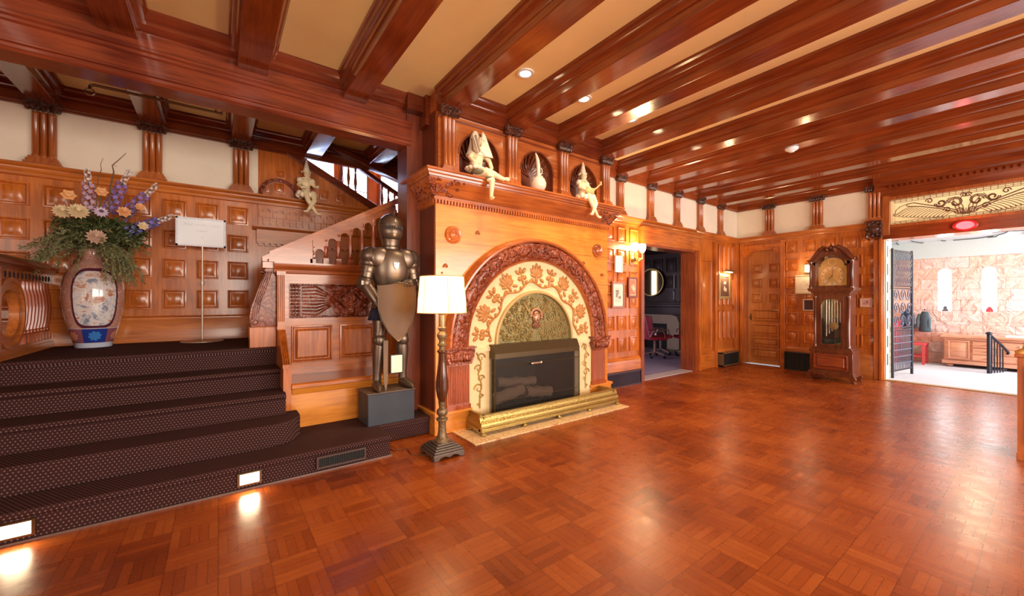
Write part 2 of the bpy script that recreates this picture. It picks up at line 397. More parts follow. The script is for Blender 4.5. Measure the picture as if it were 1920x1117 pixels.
# arcaded band under the ledge and small frame, right part
m.mi = 1
rail(m, 'y', YL, -4, 4.5, WAINCAP)
rail(m, 'y', YL, -4, 4.5, [(0, .92), (.03, .92), (.03, 1.16), (.02, 1.18), (.02, 1.2), (0, 1.22)])
m.mi = 2
m.box(-4, .42, YL, YL + .12, 2.78, ZC)
m.mi = 0
lz = lambda x: 3.33 - .517 * (x - .96)
m.prism([(.42, 2.78), (2.02, 2.78), (.80, lz(.80)), (.80, ZC), (.42, ZC)], 'y', YL, YL + .1)
m.prism([(.80, ZC), (.95, ZC), (.80, 3.52)], 'y', YL, YL + .1)
m.prism([(1.3, ZC), (3.6, ZC), (3.6, 2.9), (2.62, 3.24)], 'y', YL, YL + .14)
m.box(2.6, 4.5, YL, YL + .12, 2.78, ZC)
for x0, x1, z0, z1 in ((.50, .545, 2.84, 3.0), (.60, .73, 2.84, 2.98), (.62, .73, 3.04, 3.16), (1.16, 1.28, 2.84, 2.98), (.92, 1.02, 2.84, 2.99), (1.38, 1.48, 2.84, 2.95)):
    m.panel(FY(YL), x0, x1, z0, z1, .8)
m.mi = 3
rail(m, 'y', YL, -4, 4.5, FASCIA)
struct('wall_left', m, [OAK, OAKX, PLASTER, MAHX])
# shaped stringer, hand rail of the upper flight with silhouetted balusters
up = thing('upper_stair_balustrade', 'dark baluster row climbing in front of the bright stair windows', 'balustrade', (1.3, YL, 2.8))
m = M(); m.prism([(.74, lz(.74) + .05), (2.14, lz(2.14) + .05), (2.14, lz(2.14) - .06), (.74, lz(.74) - .06)], 'y', YL - .04, YL + .06)
obj('stringer', m, MAHX, up, bevel=.006)
m = M(); m.prism([(1.0, lz(1.0) + .5), (2.55, lz(2.55) + .5), (2.55, lz(2.55) + .44), (1.0, lz(1.0) + .44)], 'y', YL + .0, YL + .08)
obj('handrail', m, MAHX, up, bevel=.006)
for x in (1.46, 1.56, 1.66, 2.06, 2.16, 2.26, 2.36):
    m = M(); h = .46; z = lz(x)
    m.lathe([(.022, 0), (.022, .06), (.012, .09), (.026, .2), (.018, .3), (.012, .36), (.02, .38), (.02, h)], (x, YL + .03, z), 10)
    obj('baluster', m, MAHZ, up)
m = M(); m.prism([(1.3, ZC), (2.62, 3.24), (2.62, 3.16), (1.15, ZC - .03)], 'y', YL - .16, YL - .02)
trim(m, MAHX, bevel=.006)
m = M()
m.arc((.66, 2.80), [(.19, YL - .035), (.235, YL - .035), (.235, YL), (.19, YL)], 0, PI, 20)
m.arc((.66, 2.80), [(.20, YL - .05), (.225, YL - .05), (.225, YL), (.20, YL)], 0, PI, 20)
trim(m, CARVED, angle=30)
# arcade band and bracket shelf (on the wall under the ledge)
m = M()
m.box(.42, 3.2, YL - .03, YL, 2.36, 2.66)
for k in range(16):
    x = .52 + k * .155
    m.arc((x, 2.575), [(.030, YL - .055), (.048, YL - .055), (.048, YL - .03), (.030, YL - .03)], 0, PI, 10)
    m.box(x - .048, x - .030, YL - .055, YL - .03, 2.40, 2.575); m.box(x + .030, x + .048, YL - .055, YL - .03, 2.40, 2.575)
    m.box(x - .09, x + .06, YL - .05, YL - .03, 2.49, 2.56)
rail(m, 'y', YL, .36, 3.2, [(0, 2.32), (.07, 2.34), (.09, 2.36), (.09, 2.375), (0, 2.375)])
for k in range(40): m.box(.42 + k * .07, .46 + k * .07, YL - .05, YL, 2.12, 2.15)
rail(m, 'y', YL, .40, 3.2, [(0, 2.15), (.05, 2.15), (.05, 2.33), (0, 2.33)])
trim(m, OAKX)

# stair hall beyond, with three bright windows
m = M()
m.box(-1.6, 4.5, 7.4, 7.5, 0, 4.8); m.box(4.4, 4.5, 6.3, 7.4, 0, 4.8); m.box(-1.7, -1.6, 6.3, 7.5, 0, 4.8)
m.box(-1.6, 4.5, 6.3, 6.36, ZC, 4.8)
struct('wall_stair_hall', m, OAK)
nw = 0
for x0, x1, zb in ((1.19, 1.60, 3.05), (1.76, 2.155, 2.95), (2.42, 2.86, 2.9)):
    nw += 1
    g = struct('window_%d' % nw, M().box(x0, x1, 7.37, 7.385, zb, 4.15), DAYGLOW)
    f = M()
    for a in (x0 - .05, x1): f.box(a, a + .05, 7.33, 7.4, zb - .05, 4.2)
    f.box(x0, x1, 7.33, 7.4, zb - .05, zb); f.box(x0, x1, 7.33, 7.4, 4.15, 4.2)
    obj('window_frame', f, MAHZ, g, world=False)
    f = M()
    for z in (zb + .4, zb + .8): f.box(x0, x1, 7.355, 7.368, z - .008, z + .008)
    obj('glazing_bar', f, MAHZ, g, world=False)

# --- wall beside the chimney (doorway to the side room)
DX0, DX1, DZ = 5.885, 7.58, 2.36
m = M()
m.box(4.5, DX0, YR, YR + .25, 0, ZR); m.box(DX1, XB + .3, YR, YR + .25, 0, ZR); m.box(DX0, DX1, YR, YR + .25, DZ, ZR)
panels(m, FY(YR), [4.73, 5.04, 5.35, 5.66], .22, ROWS)
panels(m, FY(YR), [8.62 + .19 * k for k in range(4)], .13, [(.55, 1.2), (1.27, 1.9), (1.97, 2.6)])
m.panel(FY(YR), 7.84, 8.28, .42, 2.22)
m.mi = 1
rail(m, 'y', YR, 4.5, XB, WAINCAP)
rail(m, 'y', YR, 4.5, DX0 - .06, [(0, 0), (.04, 0), (.04, .05), (.04, .38), (.03, .42), (.01, .44), (0, .46)])
rail(m, 'y', YR, DX1 + .06, XB, [(0, 0), (.04, 0), (.04, .30), (.02, .34), (0, .36)])
slab(m, 'y', YR, DX0 - .06, DX1 + .16, DZ + .02, DZ + .26, 0, .07)
slab(m, 'y', YR, DX0 - .09, DX1 + .19, DZ + .26, DZ + .30, 0, .11)
m.mi = 2
m.box(4.5, XB + .3, YR, YR + .25, ZR, ZC)
m.mi = 3
rail(m, 'y', YR, 4.5, XB, FASCIA)
slab(m, 'y', YR, DX0 - .06, DX0 + .02, 0, DZ + .02, -.26, .05)
slab(m, 'y', YR, DX1 - .02, DX1 + .08, 0, DZ + .02, -.26, .05)
slab(m, 'y', YR, DX0, DX1, DZ - .02, DZ + .04, -.26, .05)
struct('wall_chimney_side', m, [OAK, OAKX, PLASTER, MAHZ])
m = M(); slab(m, 'y', YR, DX1 + .09, DX1 + .15, 0, DZ + .02, 0, .09); slab(m, 'y', YR, 8.34, 8.42, 0, 2.62, 0, .07); slab(m, 'y', YR, 9.25, XB, 0, 2.66, 0, .07)
trim(m, OAK, bevel=.006)

# --- back wall: clock, panelled door, wide opening with the leaded transom
OY0, OY1, OZ = -.16, 1.72, 2.469
m = M()
m.box(XB, XB + .3, 4.05, 4.45, 0, ZR); m.box(XB, XB + .3, OY1, 3.33, 0, ZR); m.box(XB, XB + .3, 3.33, 4.05, 2.48, ZR)
m.box(XB, XB + .3, OY0, OY1, OZ, 2.66); m.box(XB, XB + .3, OY0, OY1, 3.19, ZR + .45)
m.box(XB, XB + .3, -5, OY0, 0, ZC)
for s_, y in ((1, 3.33), (-1, 4.05)): m.prism([(y, 2.481), (y + s_ * .15, 2.481), (y, 2.33)], 'x', XB, XB + .3)
panels(m, FX(XB), [3.12, 2.81, 2.5, 2.19, 1.93], .22, ROWS)
panels(m, FX(XB), [-.62, -.93, -1.24, -1.55, -1.86, -2.17], .22, ROWS)
m.mi = 1
rail(m, 'x', XB, OY1 + .12, 4.2, WAINCAP)
rail(m, 'x', XB, OY1 + .12, 3.3, [(0, 0), (.05, 0), (.05, .20), (.04, .24), (.03, .42), (.01, .44), (0, .46)])
m.mi = 2
m.box(XB, XB + .3, OY1, 4.45, ZR, ZC)
m.mi = 3
rail(m, 'x', XB, OY1, 4.2, FASCIA)
slab(m, 'x', XB, OY0 - .15, OY1 + .12, 3.19, 3.30, -.3, .05)
slab(m, 'x', XB, OY0 - .15, OY1 + .12, 3.30, 3.42, -.3, .12)
slab(m, 'x', XB, OY0 - .15, OY1 + .12, 3.42, ZC, -.3, .20)
slab(m, 'x', XB, OY0 - .15, OY1 + .12, 2.52, 2.66, -.3, .05)
slab(m, 'x', XB, OY0 - .15, OY1 + .12, OZ - .006, 2.53, -.302, .08)
for k in range(26): slab(m, 'x', XB, -.14 + k * .07, -.105 + k * .07, 3.33, 3.37, .12, .15)
struct('wall_back', m, [OAK, OAKY, PLASTER, MAHY])
m = M()
slab(m, 'x', XB, OY1 - .0, OY1 + .14, 0, 2.66, -.02, .06); slab(m, 'x', XB, OY1 + .02, OY1 + .06, 0, 2.66, .06, .09)
slab(m, 'x', XB, 4.05, 4.12, 0, 2.66, 0, .04); slab(m, 'x', XB, 3.24, 3.33, 0, 2.66, 0, .04); slab(m, 'x', XB, 3.24, 4.12, 2.52, 2.60, 0, .05)
trim(m, OAK, bevel=.006)
m = M()
slab(m, 'x', XB, 1.65, 1.745, 2.50, 3.22, -.05, .062); slab(m, 'x', XB, -.16, -.09, 2.53, 3.19, -.05, .06)
slab(m, 'x', XB, OY0, OY1, 3.135, 3.19, -.05, .06); slab(m, 'x', XB, OY0, OY1, 2.66, 2.711, -.05, .06)
trim(m, SHAFT, bevel=.004)
# lion-mask console under the corner column
m = M(); m.ball((XB - .10, 1.84, 2.66), (.09, .10, .13), 12)
for k in range(9):
    a = k * .7; m.ball((XB - .13, 1.84 + .09 * math.cos(a), 2.66 + .12 * math.sin(a)), (.04, .035, .045), 8)
m.ball((XB - .17, 1.84, 2.63), (.05, .045, .04), 8); m.box(XB - .16, XB, 1.74, 1.94, 2.74, 2.80)
for s_ in (-1, 1): m.tube([(XB - .12, 1.84 + s_ * .08, 2.6), (XB - .16, 1.84 + s_ * .10, 2.52), (XB - .10, 1.84 + s_ * .06, 2.47)], [.03, .022, .01], 8)
lion = obj('carved_mask_console', m, CARVED_D); tag(lion, 'carved dark mask console under the corner column beside the leaded transom', 'carving')
# the octagon-headed door
d = struct('door_1', M().box(XB + .2, XB + .25, 3.30, 4.08, 0, 2.50), wood('door_oak', (.30, .095, .02), (.58, .22, .055)))
m = M()
for y in (3.52, 3.86):
    for z0, z1 in ((2.0, 2.2), (1.68, 1.88), (1.36, 1.56)): m.panel(FX(XB + .2), y - .10, y + .10, z0, z1, 1.2)
for z0, z1 in ((.96, 1.20), (.64, .88), (.40, .58), (.12, .34)): m.panel(FX(XB + .2), 3.42, 3.96, z0, z1, 1.2)
obj('door_panel', m, d.data.materials[0], d, world=False)
m = M().box(XB + .192, XB + .2, 3.965, 4.0, .96, 1.10); m.ball((XB + .16, 3.985, 1.03), .022, 10); obj('door_knob', m, BRONZE, d, world=False)
m = M().box(XB + .19, XB + .24, 3.42, 4.0, .001, .012); trim(m, plain('light_under_door', (.9, .9, .9), .5))  # pale strip paints in the light showing under the door
# --- rear walls behind the camera, with unseen tall windows added as ambient fill
m = M()
m.box(-4, -.2, -5.1, -4.95, 0, ZC); m.box(4.6, 5.2, -5.1, -4.95, 0, ZC); m.box(8.4, 9.7, -5.1, -4.95, 0, ZC)
m.box(-.2, 8.4, -5.1, -4.95, 0, .7); m.box(-.2, 8.4, -5.1, -4.95, 3.15, ZC)
struct('wall_front', m, OAK)
m = M()
m.box(-4.1, -3.95, -5, -2.9, 0, ZC); m.box(-4.1, -3.95, 1.3, 6.3, 0, ZC); m.box(-4.1, -3.95, -2.9, 1.3, 0, .7); m.box(-4.1, -3.95, -2.9, 1.3, 3.1, ZC)
struct('wall_rear', m, OAK)
PANE = emis('hall_window_fill_glow', (1, .93, .82), 2.2)
for (x0, x1) in ((-.2, 4.6), (5.2, 8.4)):
    nw += 1
    g = struct('window_%d' % nw, M().box(x0, x1, -5.06, -5.05, .7, 3.15), PANE)
    f = M(); n = int((x1 - x0) / .8)
    for k in range(n + 1):
        x = x0 + (x1 - x0) * k / n; f.box(x - .04, x + .04, -5.04, -4.93, .7, 3.15)
    for z in (.7, 1.5, 2.3, 3.1): f.box(x0, x1, -5.03, -4.95, z, z + .05)
    obj('window_frame', f, MAHZ, g, world=False)
nw += 1
g = struct('window_%d' % nw, M().box(-4.06, -4.05, -2.9, 1.3, .7, 3.1), emis('rear_window_fill_glow', (1, .9, .78), .8))
f = M()
for k in range(6): f.box(-4.04, -3.93, -2.94 + .84 * k, -2.86 + .84 * k, .7, 3.1)
for z in (.7, 1.5, 2.3, 3.05): f.box(-4.03, -3.95, -2.9, 1.3, z, z + .05)
obj('window_frame', f, MAHZ, g, world=False)

# --- great header over the stair, pier, ceiling beams
m = M()
m.prism([(4.20, 3.62), (4.08, 3.62), (4.08, 3.60), (4.10, 3.57), (4.13, 3.55), (4.13, 3.52), (4.16, 3.50), (4.20, 3.49), (4.20, 3.37), (4.16, 3.36), (4.13, 3.34), (4.13, 3.32), (4.15, 3.31), (4.15, 3.29), (4.17, 3.28),
         (4.17, 3.17), (4.16, 3.16), (4.14, 3.155), (4.14, 3.14), (4.16, 3.135), (4.16, 3.11), (4.18, 3.09), (4.39, 3.09), (4.39, 3.28), (4.43, 3.52), (4.47, 3.62)], 'x', -4, 1.70)
trim(m, wood('header_wood', (.10, .018, .010), (.25, .052, .02), grain='x', rough=.2, coat=.5), angle=25)
m = M().box(1.66, 1.9, 4.18, 4.46, 0, ZC); trim(m, wood('pier_wood', (.10, .02, .012), (.24, .055, .02)))
m = M(); m.box(1.80, 1.9, 4.0, 4.2, 3.30, ZC); m.box(1.62, 1.80, 4.06, 4.2, 3.45, ZC); trim(m, MAHX)
half = [(.105, 3.425), (.115, 3.42), (.115, 3.43), (.11, 3.44), (.11, 3.50), (.125, 3.505), (.13, 3.53), (.145, 3.545), (.15, 3.57), (.165, 3.585), (.17, 3.605), (.18, 3.62)]
half = [(.108, 3.42), (.112, 3.425), (.112, 3.495), (.126, 3.50), (.130, 3.525), (.140, 3.54), (.158, 3.555), (.165, 3.58), (.178, 3.595), (.182, 3.62)]
BX = [-3.19, -2.33, -1.47, -.61, .247, 1.11, 1.985, 2.82, 3.63, 4.45, 5.28, 6.11, 6.94, 7.77, 8.60]
for x in BX:
    poly = [(x + a, z) for a, z in half] + [(x - a, z) for a, z in half[::-1]]
    y1 = 4.2 if (x < 1.8 or x > 4.7) else 3.80
    m = M().prism(poly, 'y', -5, y1)
    trim(m, MAHY, angle=25)
for x in (-3.1, -2.27, -1.44, -.61, .235, 1.07, 1.9):
    poly = [(x + a * .9, z) for a, z in half] + [(x - a * .9, z) for a, z in half[::-1]]
    trim(M().prism(poly, 'y', 4.40, YL), MAHY, angle=25)

# --- clustered columns in the frieze
def column(m, ax, p, u, z0=ZR, z1=ZF + .03, w_=1.0):
    def B(a, b, c, d, e0, e1): slab(m, ax, p, u + a * w_, u + b * w_, c, d, e0, e1)
    B(-.13, .13, z0, z0 + .02, 0, .10); B(-.115, .115, z0 + .02, z0 + .05, 0, .09); B(-.10, .10, z0 + .05, z0 + .075, 0, .085)
    for k in (-1, 0, 1):
        cc = (u + k * .055 * w_, p - .045, 0) if ax == 'y' else (p - .045, u + k * .055 * w_, 0)
        m.lathe([(.030, z0 + .07), (.033, z0 + .085), (.030, z0 + .10), (.026, z0 + .11), (.026, z1 - .12), (.03, z1 - .115), (.026, z1 - .10)], cc, 10)
    B(-.085, .085, z0 + .07, z1 - .09, 0, .035)
def capital(m, ax, p, u, z1=ZF + .03, w_=1.0):
    for k in range(-3, 4):
        cc = (u + k * .036 * w_, p - .065, z1 - .045) if ax == 'y' else (p - .065, u + k * .036 * w_, z1 - .045)
        m.ball(cc, (.026, .035, .05) if ax == 'y' else (.035, .026, .05), 8)
    for k in (-1, 1):
        cc = (u + k * .11 * w_, p - .085, z1 - .02) if ax == 'y' else (p - .085, u + k * .11 * w_, z1 - .02)
        m.ball(cc, .032, 8)
    slab(m, ax, p, u - .12 * w_, u + .12 * w_, z1 - .02, z1 + .01, 0, .11)
for (ax, p, u) in [('y', YL, -3.1), ('y', YL, -2.27), ('y', YL, -1.44), ('y', YL, -.61), ('y', YL, .235)] + [('y', YR, x) for x in (5.28, 6.11, 6.94, 7.77, 8.60)] + [('x', XB, 3.53), ('x', XB, 2.69), ('x', XB, 1.85)]:
    wf = 1.0 if ax == 'x' or p == YL else .8
    m = M(); column(m, ax, p, u, w_=wf); t = trim(m, SHAFT, angle=50)
    m = M(); capital(m, ax, p, u, w_=wf); c = obj('capital', m, CARVED_D, t, world=False)

# --- entrance hall beyond the opening
m = M()
ws = [(1.295, 1.505), (.657, .863)]
def win_wall(m):
    m.box(13.1, 13.4, 1.505, 2.4, 0, 2.36); m.box(13.1, 13.4, .863, 1.295, 0, 2.36); m.box(13.1, 13.4, -2.7, .657, 0, 2.36)
    for y0, y1 in ws:
        m.box(13.1, 13.4, y0, y1, 0, 1.16)
        r = (y1 - y0) / 2; c = (y0 + y1) / 2; zt = 2.115 - r
        pts = [(c + r * math.cos(a), zt + r * math.sin(a)) for a in [PI * k / 12 for k in range(13)]]
        m.prism([(y1, 2.36)] + pts + [(y0, 2.36)], 'x', 13.1, 13.4)
win_wall(m)
m.box(9.72, 13.1, 2.3, 2.4, 0, 2.36)
m.box(12.98, 13.1, -2.7, 2.3, 0, .86); m.box(9.72, 13.1, -2.8, -2.7, 0, 2.36)
struct('wall_entrance', m, STONE)
m = M(); m.box(13.1, 13.4, -2.7, 2.4, 2.36, 2.84); m.box(9.72, 13.1, 2.3, 2.4, 2.36, 3.3); m.box(9.72, 13.1, -2.8, -2.7, 2.36, 3.3)
struct('wall_entrance_upper', m, plain('grey_green_paint', (.42, .47, .45), .7))
EGLOW = emis('entrance_daylight', (.93, .97, 1), 11)
for y0, y1 in ws:
    nw += 1
    r = (y1 - y0) / 2; c = (y0 + y1) / 2; zt = 2.115 - r
    pts = [(c + r * math.cos(a), zt + r * math.sin(a)) for a in [PI * k / 12 for k in range(13)]]
    struct('window_%d' % nw, M().prism(pts + [(y0, 1.16), (y1, 1.16)], 'x', 13.3, 13.31), EGLOW)
m = M(); m.box(9.72, 9.9, 1.72, 2.35, 0, 2.7)
m.box(9.44, 9.70, 1.712, 1.718, 0.002, 2.45)
trim(m, plain('pale_jamb', (.72, .58, .40), .5))
# --- side room shell
m = M()
m.box(10.3, 10.5, 4.45, 8.9, 0, 2.8); m.box(4.5, 10.9, 8.85, 8.95, 0, 2.8); m.box(4.4, 4.5, 4.45, 8.9, 0, 2.8)
panels(m, FX(10.3), [5.1 + .42 * k for k in range(9)], .3, [(1.75, 2.1), (2.2, 2.6)])
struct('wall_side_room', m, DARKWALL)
nw += 1
g = struct('window_%d' % nw, M().box(7.15, 7.5, 8.835, 8.845, 1.3, 2.5), emis('mirror_fill_glow', (1, .80, .52), 3.0))  # unseen window added only to brighten the reflection in the round mirror
f = M(); f.box(7.10, 7.15, 8.80, 8.85, 1.25, 2.55); f.box(7.5, 7.55, 8.80, 8.85, 1.25, 2.55); f.box(7.15, 7.5, 8.80, 8.85, 1.25, 1.3); f.box(7.15, 7.5, 8.80, 8.85, 2.5, 2.55); obj('window_frame', f, MAHZ, g, world=False)
# ================================================================== STAIRS, SETTLE, BALUSTRADES
st = thing('carpeted_staircase', 'wide staircase of five steps covered in dark dotted carpet below the landing', 'staircase', (0, 4.4, 0))
H = .184
def nose(m, x0, x1, y0, y1, z0, z1):
    m.prism([(y1, z0), (y0 + .012, z0), (y0 + .012, z1 - .05), (y0 - .008, z1 - .035), (y0 - .012, z1 - .015), (y0, z1), (y1, z1)], 'x', x0, x1)
m = M(); nose(m, -3.4, 1.25, 3.535, 4.45, .012, H); nose(m, 1.25, 1.815, 3.87, 4.45, .012, H); obj('step', m, CARPET, st, angle=50)
m = M()
poly = [(-3.4, 4.28)] + [(-3.4, 3.82)] + [(.34 + .26 * math.sin(a), 4.08 - .26 * math.cos(a)) for a in [PI / 2 * k / 8 for k in range(9)]] + [(.60, 4.235), (.48, 4.235), (.48, 4.28)]
m.prism(poly, 'z', H, 2 * H); obj('step', m, CARPET, st, angle=50, bevel=.012)
for k, y in ((3, 4.14), (4, 4.46), (5, 4.77)):
    m = M(); nose(m, -3.4 if k < 5 else -1.5, .497, y, y + .4 if k < 5 else YL, (k - 1) * H, k * H); obj('step', m, CARPET, st, angle=50)
m = M(); m.box(-3.4, -1.5, 4.77, YL, 0, 5 * H); obj('platform', m, CARPET, st)
m = M(); m.box(-3.4, 1.255, 3.525, 3.54, 0, .012); m.box(1.25, 1.265, 3.535, 3.87, 0, .012); obj('edge_strip', m, plain('metal_edge', (.22, .15, .13), .4, .5), st)
uf = thing('upper_staircase', 'dark carpeted upper stair rising behind the balustrade and settle', 'staircase', (1.6, 5.5, 5 * H))
for k in range(8):
    m = M(); x = .62 + .27 * k; z = .92 + .155 * (k + 1)
    m.box(x, x + 1.6 - .1 * k, 4.88, YL - .002, z - .155, z); obj('step', m, CARPET, uf, bevel=.01)

for i, (x, lab) in enumerate(((-.935, 'lit step lamp at the far left of the bottom riser'), (.187, 'lit step lamp in the middle of the bottom riser'))):
    t = thing('step_light', lab, 'step light', (x, 3.54, .1), group='lamps set in the bottom riser')
    m = M(); m.box(x - .075, x + .075, 3.52, 3.54, .035, .045); m.box(x - .075, x + .075, 3.52, 3.54, .12, .13); m.box(x - .075, x - .06, 3.52, 3.54, .045, .12); m.box(x + .06, x + .075, 3.52, 3.54, .045, .12)
    obj('lamp_frame', m, BRONZE, t); obj('lamp_lens', M().box(x - .06, x + .06, 3.525, 3.535, .045, .12), STEPGLOW, t)
    area('step_lamp_light', (x, 3.51, .08), (PI / 2, 0, PI), .1, .06, 1.5, (1, .8, .5))
t = thing('floor_vent', 'dark slotted vent grille set low in the carpeted bottom riser', 'vent', (.84, 3.53, .07))
m = M(); x0, x1 = .64, 1.03
m.box(x0, x1, 3.52, 3.54, .03, .045); m.box(x0, x1, 3.52, 3.54, .115, .13); m.box(x0, x0 + .015, 3.52, 3.54, .045, .115); m.box(x1 - .015, x1, 3.52, 3.54, .045, .115)
obj('vent_frame', m, plain('brown_vent', (.07, .035, .03), .5), t)
m = M(); [m.box(x0 + .02 + .014 * k, x0 + .026 + .014 * k, 3.527, 3.537, .045, .115) for k in range(25)]; m.box(x0, x1, 3.536, 3.54, .045, .115); obj('slats', m, DARK, t)

# --- carved settle built against the stair
s = thing('carved_settle', 'built-in wooden settle with carved back panel beside the stairs behind the armour', 'bench', (1.17, 4.5, H))
B = M(); YB = 4.76
B.box(.52, 1.82, YB, YB + .08, .60, 1.72); obj('back_board', B, OAKX, s)
m = M(); m.panel(FY(YB), .62, 1.02, .74, 1.13, 1.1); m.panel(FY(YB), 1.10, 1.50, .74, 1.13, 1.1); m.panel(FY(YB), 1.56, 1.80, .74, 1.13, 1.1); obj('lower_panel', m, OAK, s)
m = M(); F = FY(YB)
m.box(.60, 1.56, YB - .012, YB, 1.21, 1.58)
for k in range(70):
    x = .615 + .013 * (k % 14) ; 
for (a, b_, z) in [(.62 + .028 * k, 0, 1.565) for k in range(32)] + [(.62 + .028 * k, 1, 1.225) for k in range(32)]:
    m.ball((a, YB - .018, z), (.014, .014, .011), 6)
for k in range(9):
    for j in range(3): m.ball((.625 + .03 * j, YB - .018, 1.25 + .037 * k), (.017, .016, .015), 6)
for k in range(9):      # flowing flutes
    z = 1.255 + .035 * k; c = 1.395
    m.tube([(.72, YB - .014, z), (.86, YB - .02, z + (z - c) * .08), (1.0, YB - .014, c + (z - c) * .45), (1.06, YB - .012, c + (z - c) * .1)], [.008, .011, .009, .005], 6)
obj('carved_panel', m, CARVED, s)
m = M(); cx, cz = 1.25, 1.395
def diamond(r, h, y): return [(cx - r, y, cz), (cx, y, cz - h), (cx + r, y, cz), (cx, y, cz + h)]
vs = diamond(.2, .19, YB - .012) + diamond(.19, .18, YB - .035) + diamond(.16, .15, YB - .02) + [(cx, YB - .06, cz)]
m.add(vs, [(i, (i + 1) % 4, 4 + (i + 1) % 4, 4 + i) for i in range(4)] + [(4 + i, 4 + (i + 1) % 4, 8 + (i + 1) % 4, 8 + i) for i in range(4)] + [(8 + i, 8 + (i + 1) % 4, 12) for i in range(4)])
for k in range(5): m.ball((cx - .12 + .06 * k, YB - .045, cz), (.012, .012, .01), 6)
obj('diamond_boss', m, CARVED, s, angle=20)
m = M(); rail(m, 'y', YB, .46, 1.83, [(0, 1.68), (.015, 1.69), (.02, 1.72), (.05, 1.74), (.06, 1.77), (.06, 1.80), (-.1, 1.80), (-.1, 1.70), (0, 1.70)]); obj('top_rail', m, REDX, s)
m = M(); m.prism([(4.24, .56), (4.215, .57), (4.215, .60), (4.23, .615), (YB, .615), (YB, .58), (4.26, .56)], 'x', .555, 1.83); obj('seat', m, OAKX, s)
m = M(); m.box(.555, 1.815, 4.27, 4.30, H, .565); rail(m, 'y', 4.27, .56, 1.82, [(0, .50), (.02, .53), (.03, .56), (0, .56)]); obj('seat_front', m, GOLD_OAK, s)
m = M(); m.prism([(4.24, H), (4.24, .79), (4.30, .80), (4.64, 1.09), (4.70, 1.12), (4.70, 1.70), (4.86, 1.70), (4.86, H)], 'x', .487, .553)
obj('side_post', m, OAK, s)
m = M()
for k in range(4):
    x = .495 + .0167 * k
    m.tube([(x, 4.698, 1.18), (x, 4.698, 1.66)], .006, 6); m.tube([(x, 4.29, .80), (x, 4.66, 1.10)], .006, 6)
m.box(.48, .56, 4.685, 4.71, 1.66, 1.70); m.box(.48, .56, 4.66, 4.71, 1.10, 1.14); m.box(.48, .56, 4.222, 4.26, .765, .80)
obj('flutes', m, OAK, s)
# --- lower stair balustrade on top of the settle back
b = thing('stair_balustrade', 'sloping stair balustrade with turned balusters above the settle, behind the armour', 'balustrade', (1.15, 4.82, 1.8))
dz = lambda x: 1.83 + .56 * (x - .42)
Y0, Y1 = 4.79, 4.85
m = M(); m.prism([(.40, 1.80), (.40, dz(.40)), (1.83, dz(1.83)), (1.83, dz(1.83) + .05), (.36, dz(.36) + .05), (.36, 1.80)], 'y', Y0 - .035, Y1 + .035)
m.prism([(.42, dz(.42) + .04), (1.83, dz(1.83) + .04), (1.83, dz(1.83) + .07), (.42, dz(.42) + .07)], 'y', Y0 - .05, Y1 + .05)
obj('handrail', m, REDX, b)
m = M()
w_ = .132
xs = [.835 + w_ * k for k in range(8)]
m.prism([(.42, 1.80), (xs[0] - .006, 1.80), (xs[0] - .006, dz(xs[0])), (.42, dz(.42))], 'y', Y0, Y1)
for i, x in enumerate(xs[:-1]):
    x1 = x + w_; za = dz(x) - .135 if i else dz(x) - .19; c = x + w_ / 2; r = .045; zc = max(za + .02, 1.86)
    za = max(za, 1.84); zb = max(dz(x1) - .135, 1.84)
    arc = [(c - r * math.cos(PI * k / 10), zc + .03 + r * math.sin(PI * k / 10)) for k in range(11)]
    m.prism([(x, za)] + [(c - r, za)] + arc + [(c + r, zb)] + [(x1, zb), (x1, dz(x1)), (x, dz(x))], 'y', Y0 + .01, Y1 - .01)
obj('arched_band', m, REDX, b)
for i, x in enumerate(xs[:-1] + [xs[-1]]):
    zt = max(dz(x) - .125, 1.87); h = zt - 1.80
    m = M(); m.box(x - .028, x + .028, Y0, Y1, 1.80, 1.80 + min(.07, h * .4))
    k = min(1, h / .3)
    m.lathe([(.018, 0), (.026, .02 * k), (.016, .03), (.028, h * .42), (.024, h * .6), (.015, h * .86), (.026, h * .92), (.026, h)], (x, 4.82, 1.80 + min(.07, h * .4) - .002), 12)
    m = obj('baluster', m, REDWOOD, b)
# --- scrolled console newel
n = thing('scroll_newel', 'carved scroll bracket newel on a plain block at the edge of the landing', 'newel', (.37, 4.85, 5 * H))
m = M().box(.25, .485, 4.77, 4.92, 5 * H, 1.13); obj('block', m, OAK, n, bevel=.006)
pts = [(.27, 1.13), (.255, 1.18), (.255, 1.25), (.27, 1.34), (.31, 1.46), (.35, 1.58), (.385, 1.66), (.375, 1.70), (.40, 1.73), (.485, 1.73), (.485, 1.13)]
m = M().prism(pts, 'y', 4.79, 4.88)
sp = [(.30 + (.042 - .0033 * k) * math.cos(k * .7 + 2), 4.785, 1.185 + (.042 - .0033 * k) * math.sin(k * .7 + 2)) for k in range(12)]
m.tube(sp, .006, 6)
m.ball((.37, 4.80, 1.69), (.03, .03, .02), 8)
for k in range(4): m.tube([(.27 + .02 * k, 4.788, 1.21 + .02 * k), (.285 + .02 * k, 4.785, 1.32 + .02 * k), (.35 + .018 * k, 4.785, 1.55), (.40 + .015 * k, 4.785, 1.70)], .004, 5)
obj('scroll', m, CARVED, n)
m = M().box(.36, .49, 4.77, 4.92, 1.73, 1.80); obj('cap', m, REDX, n, bevel=.005)

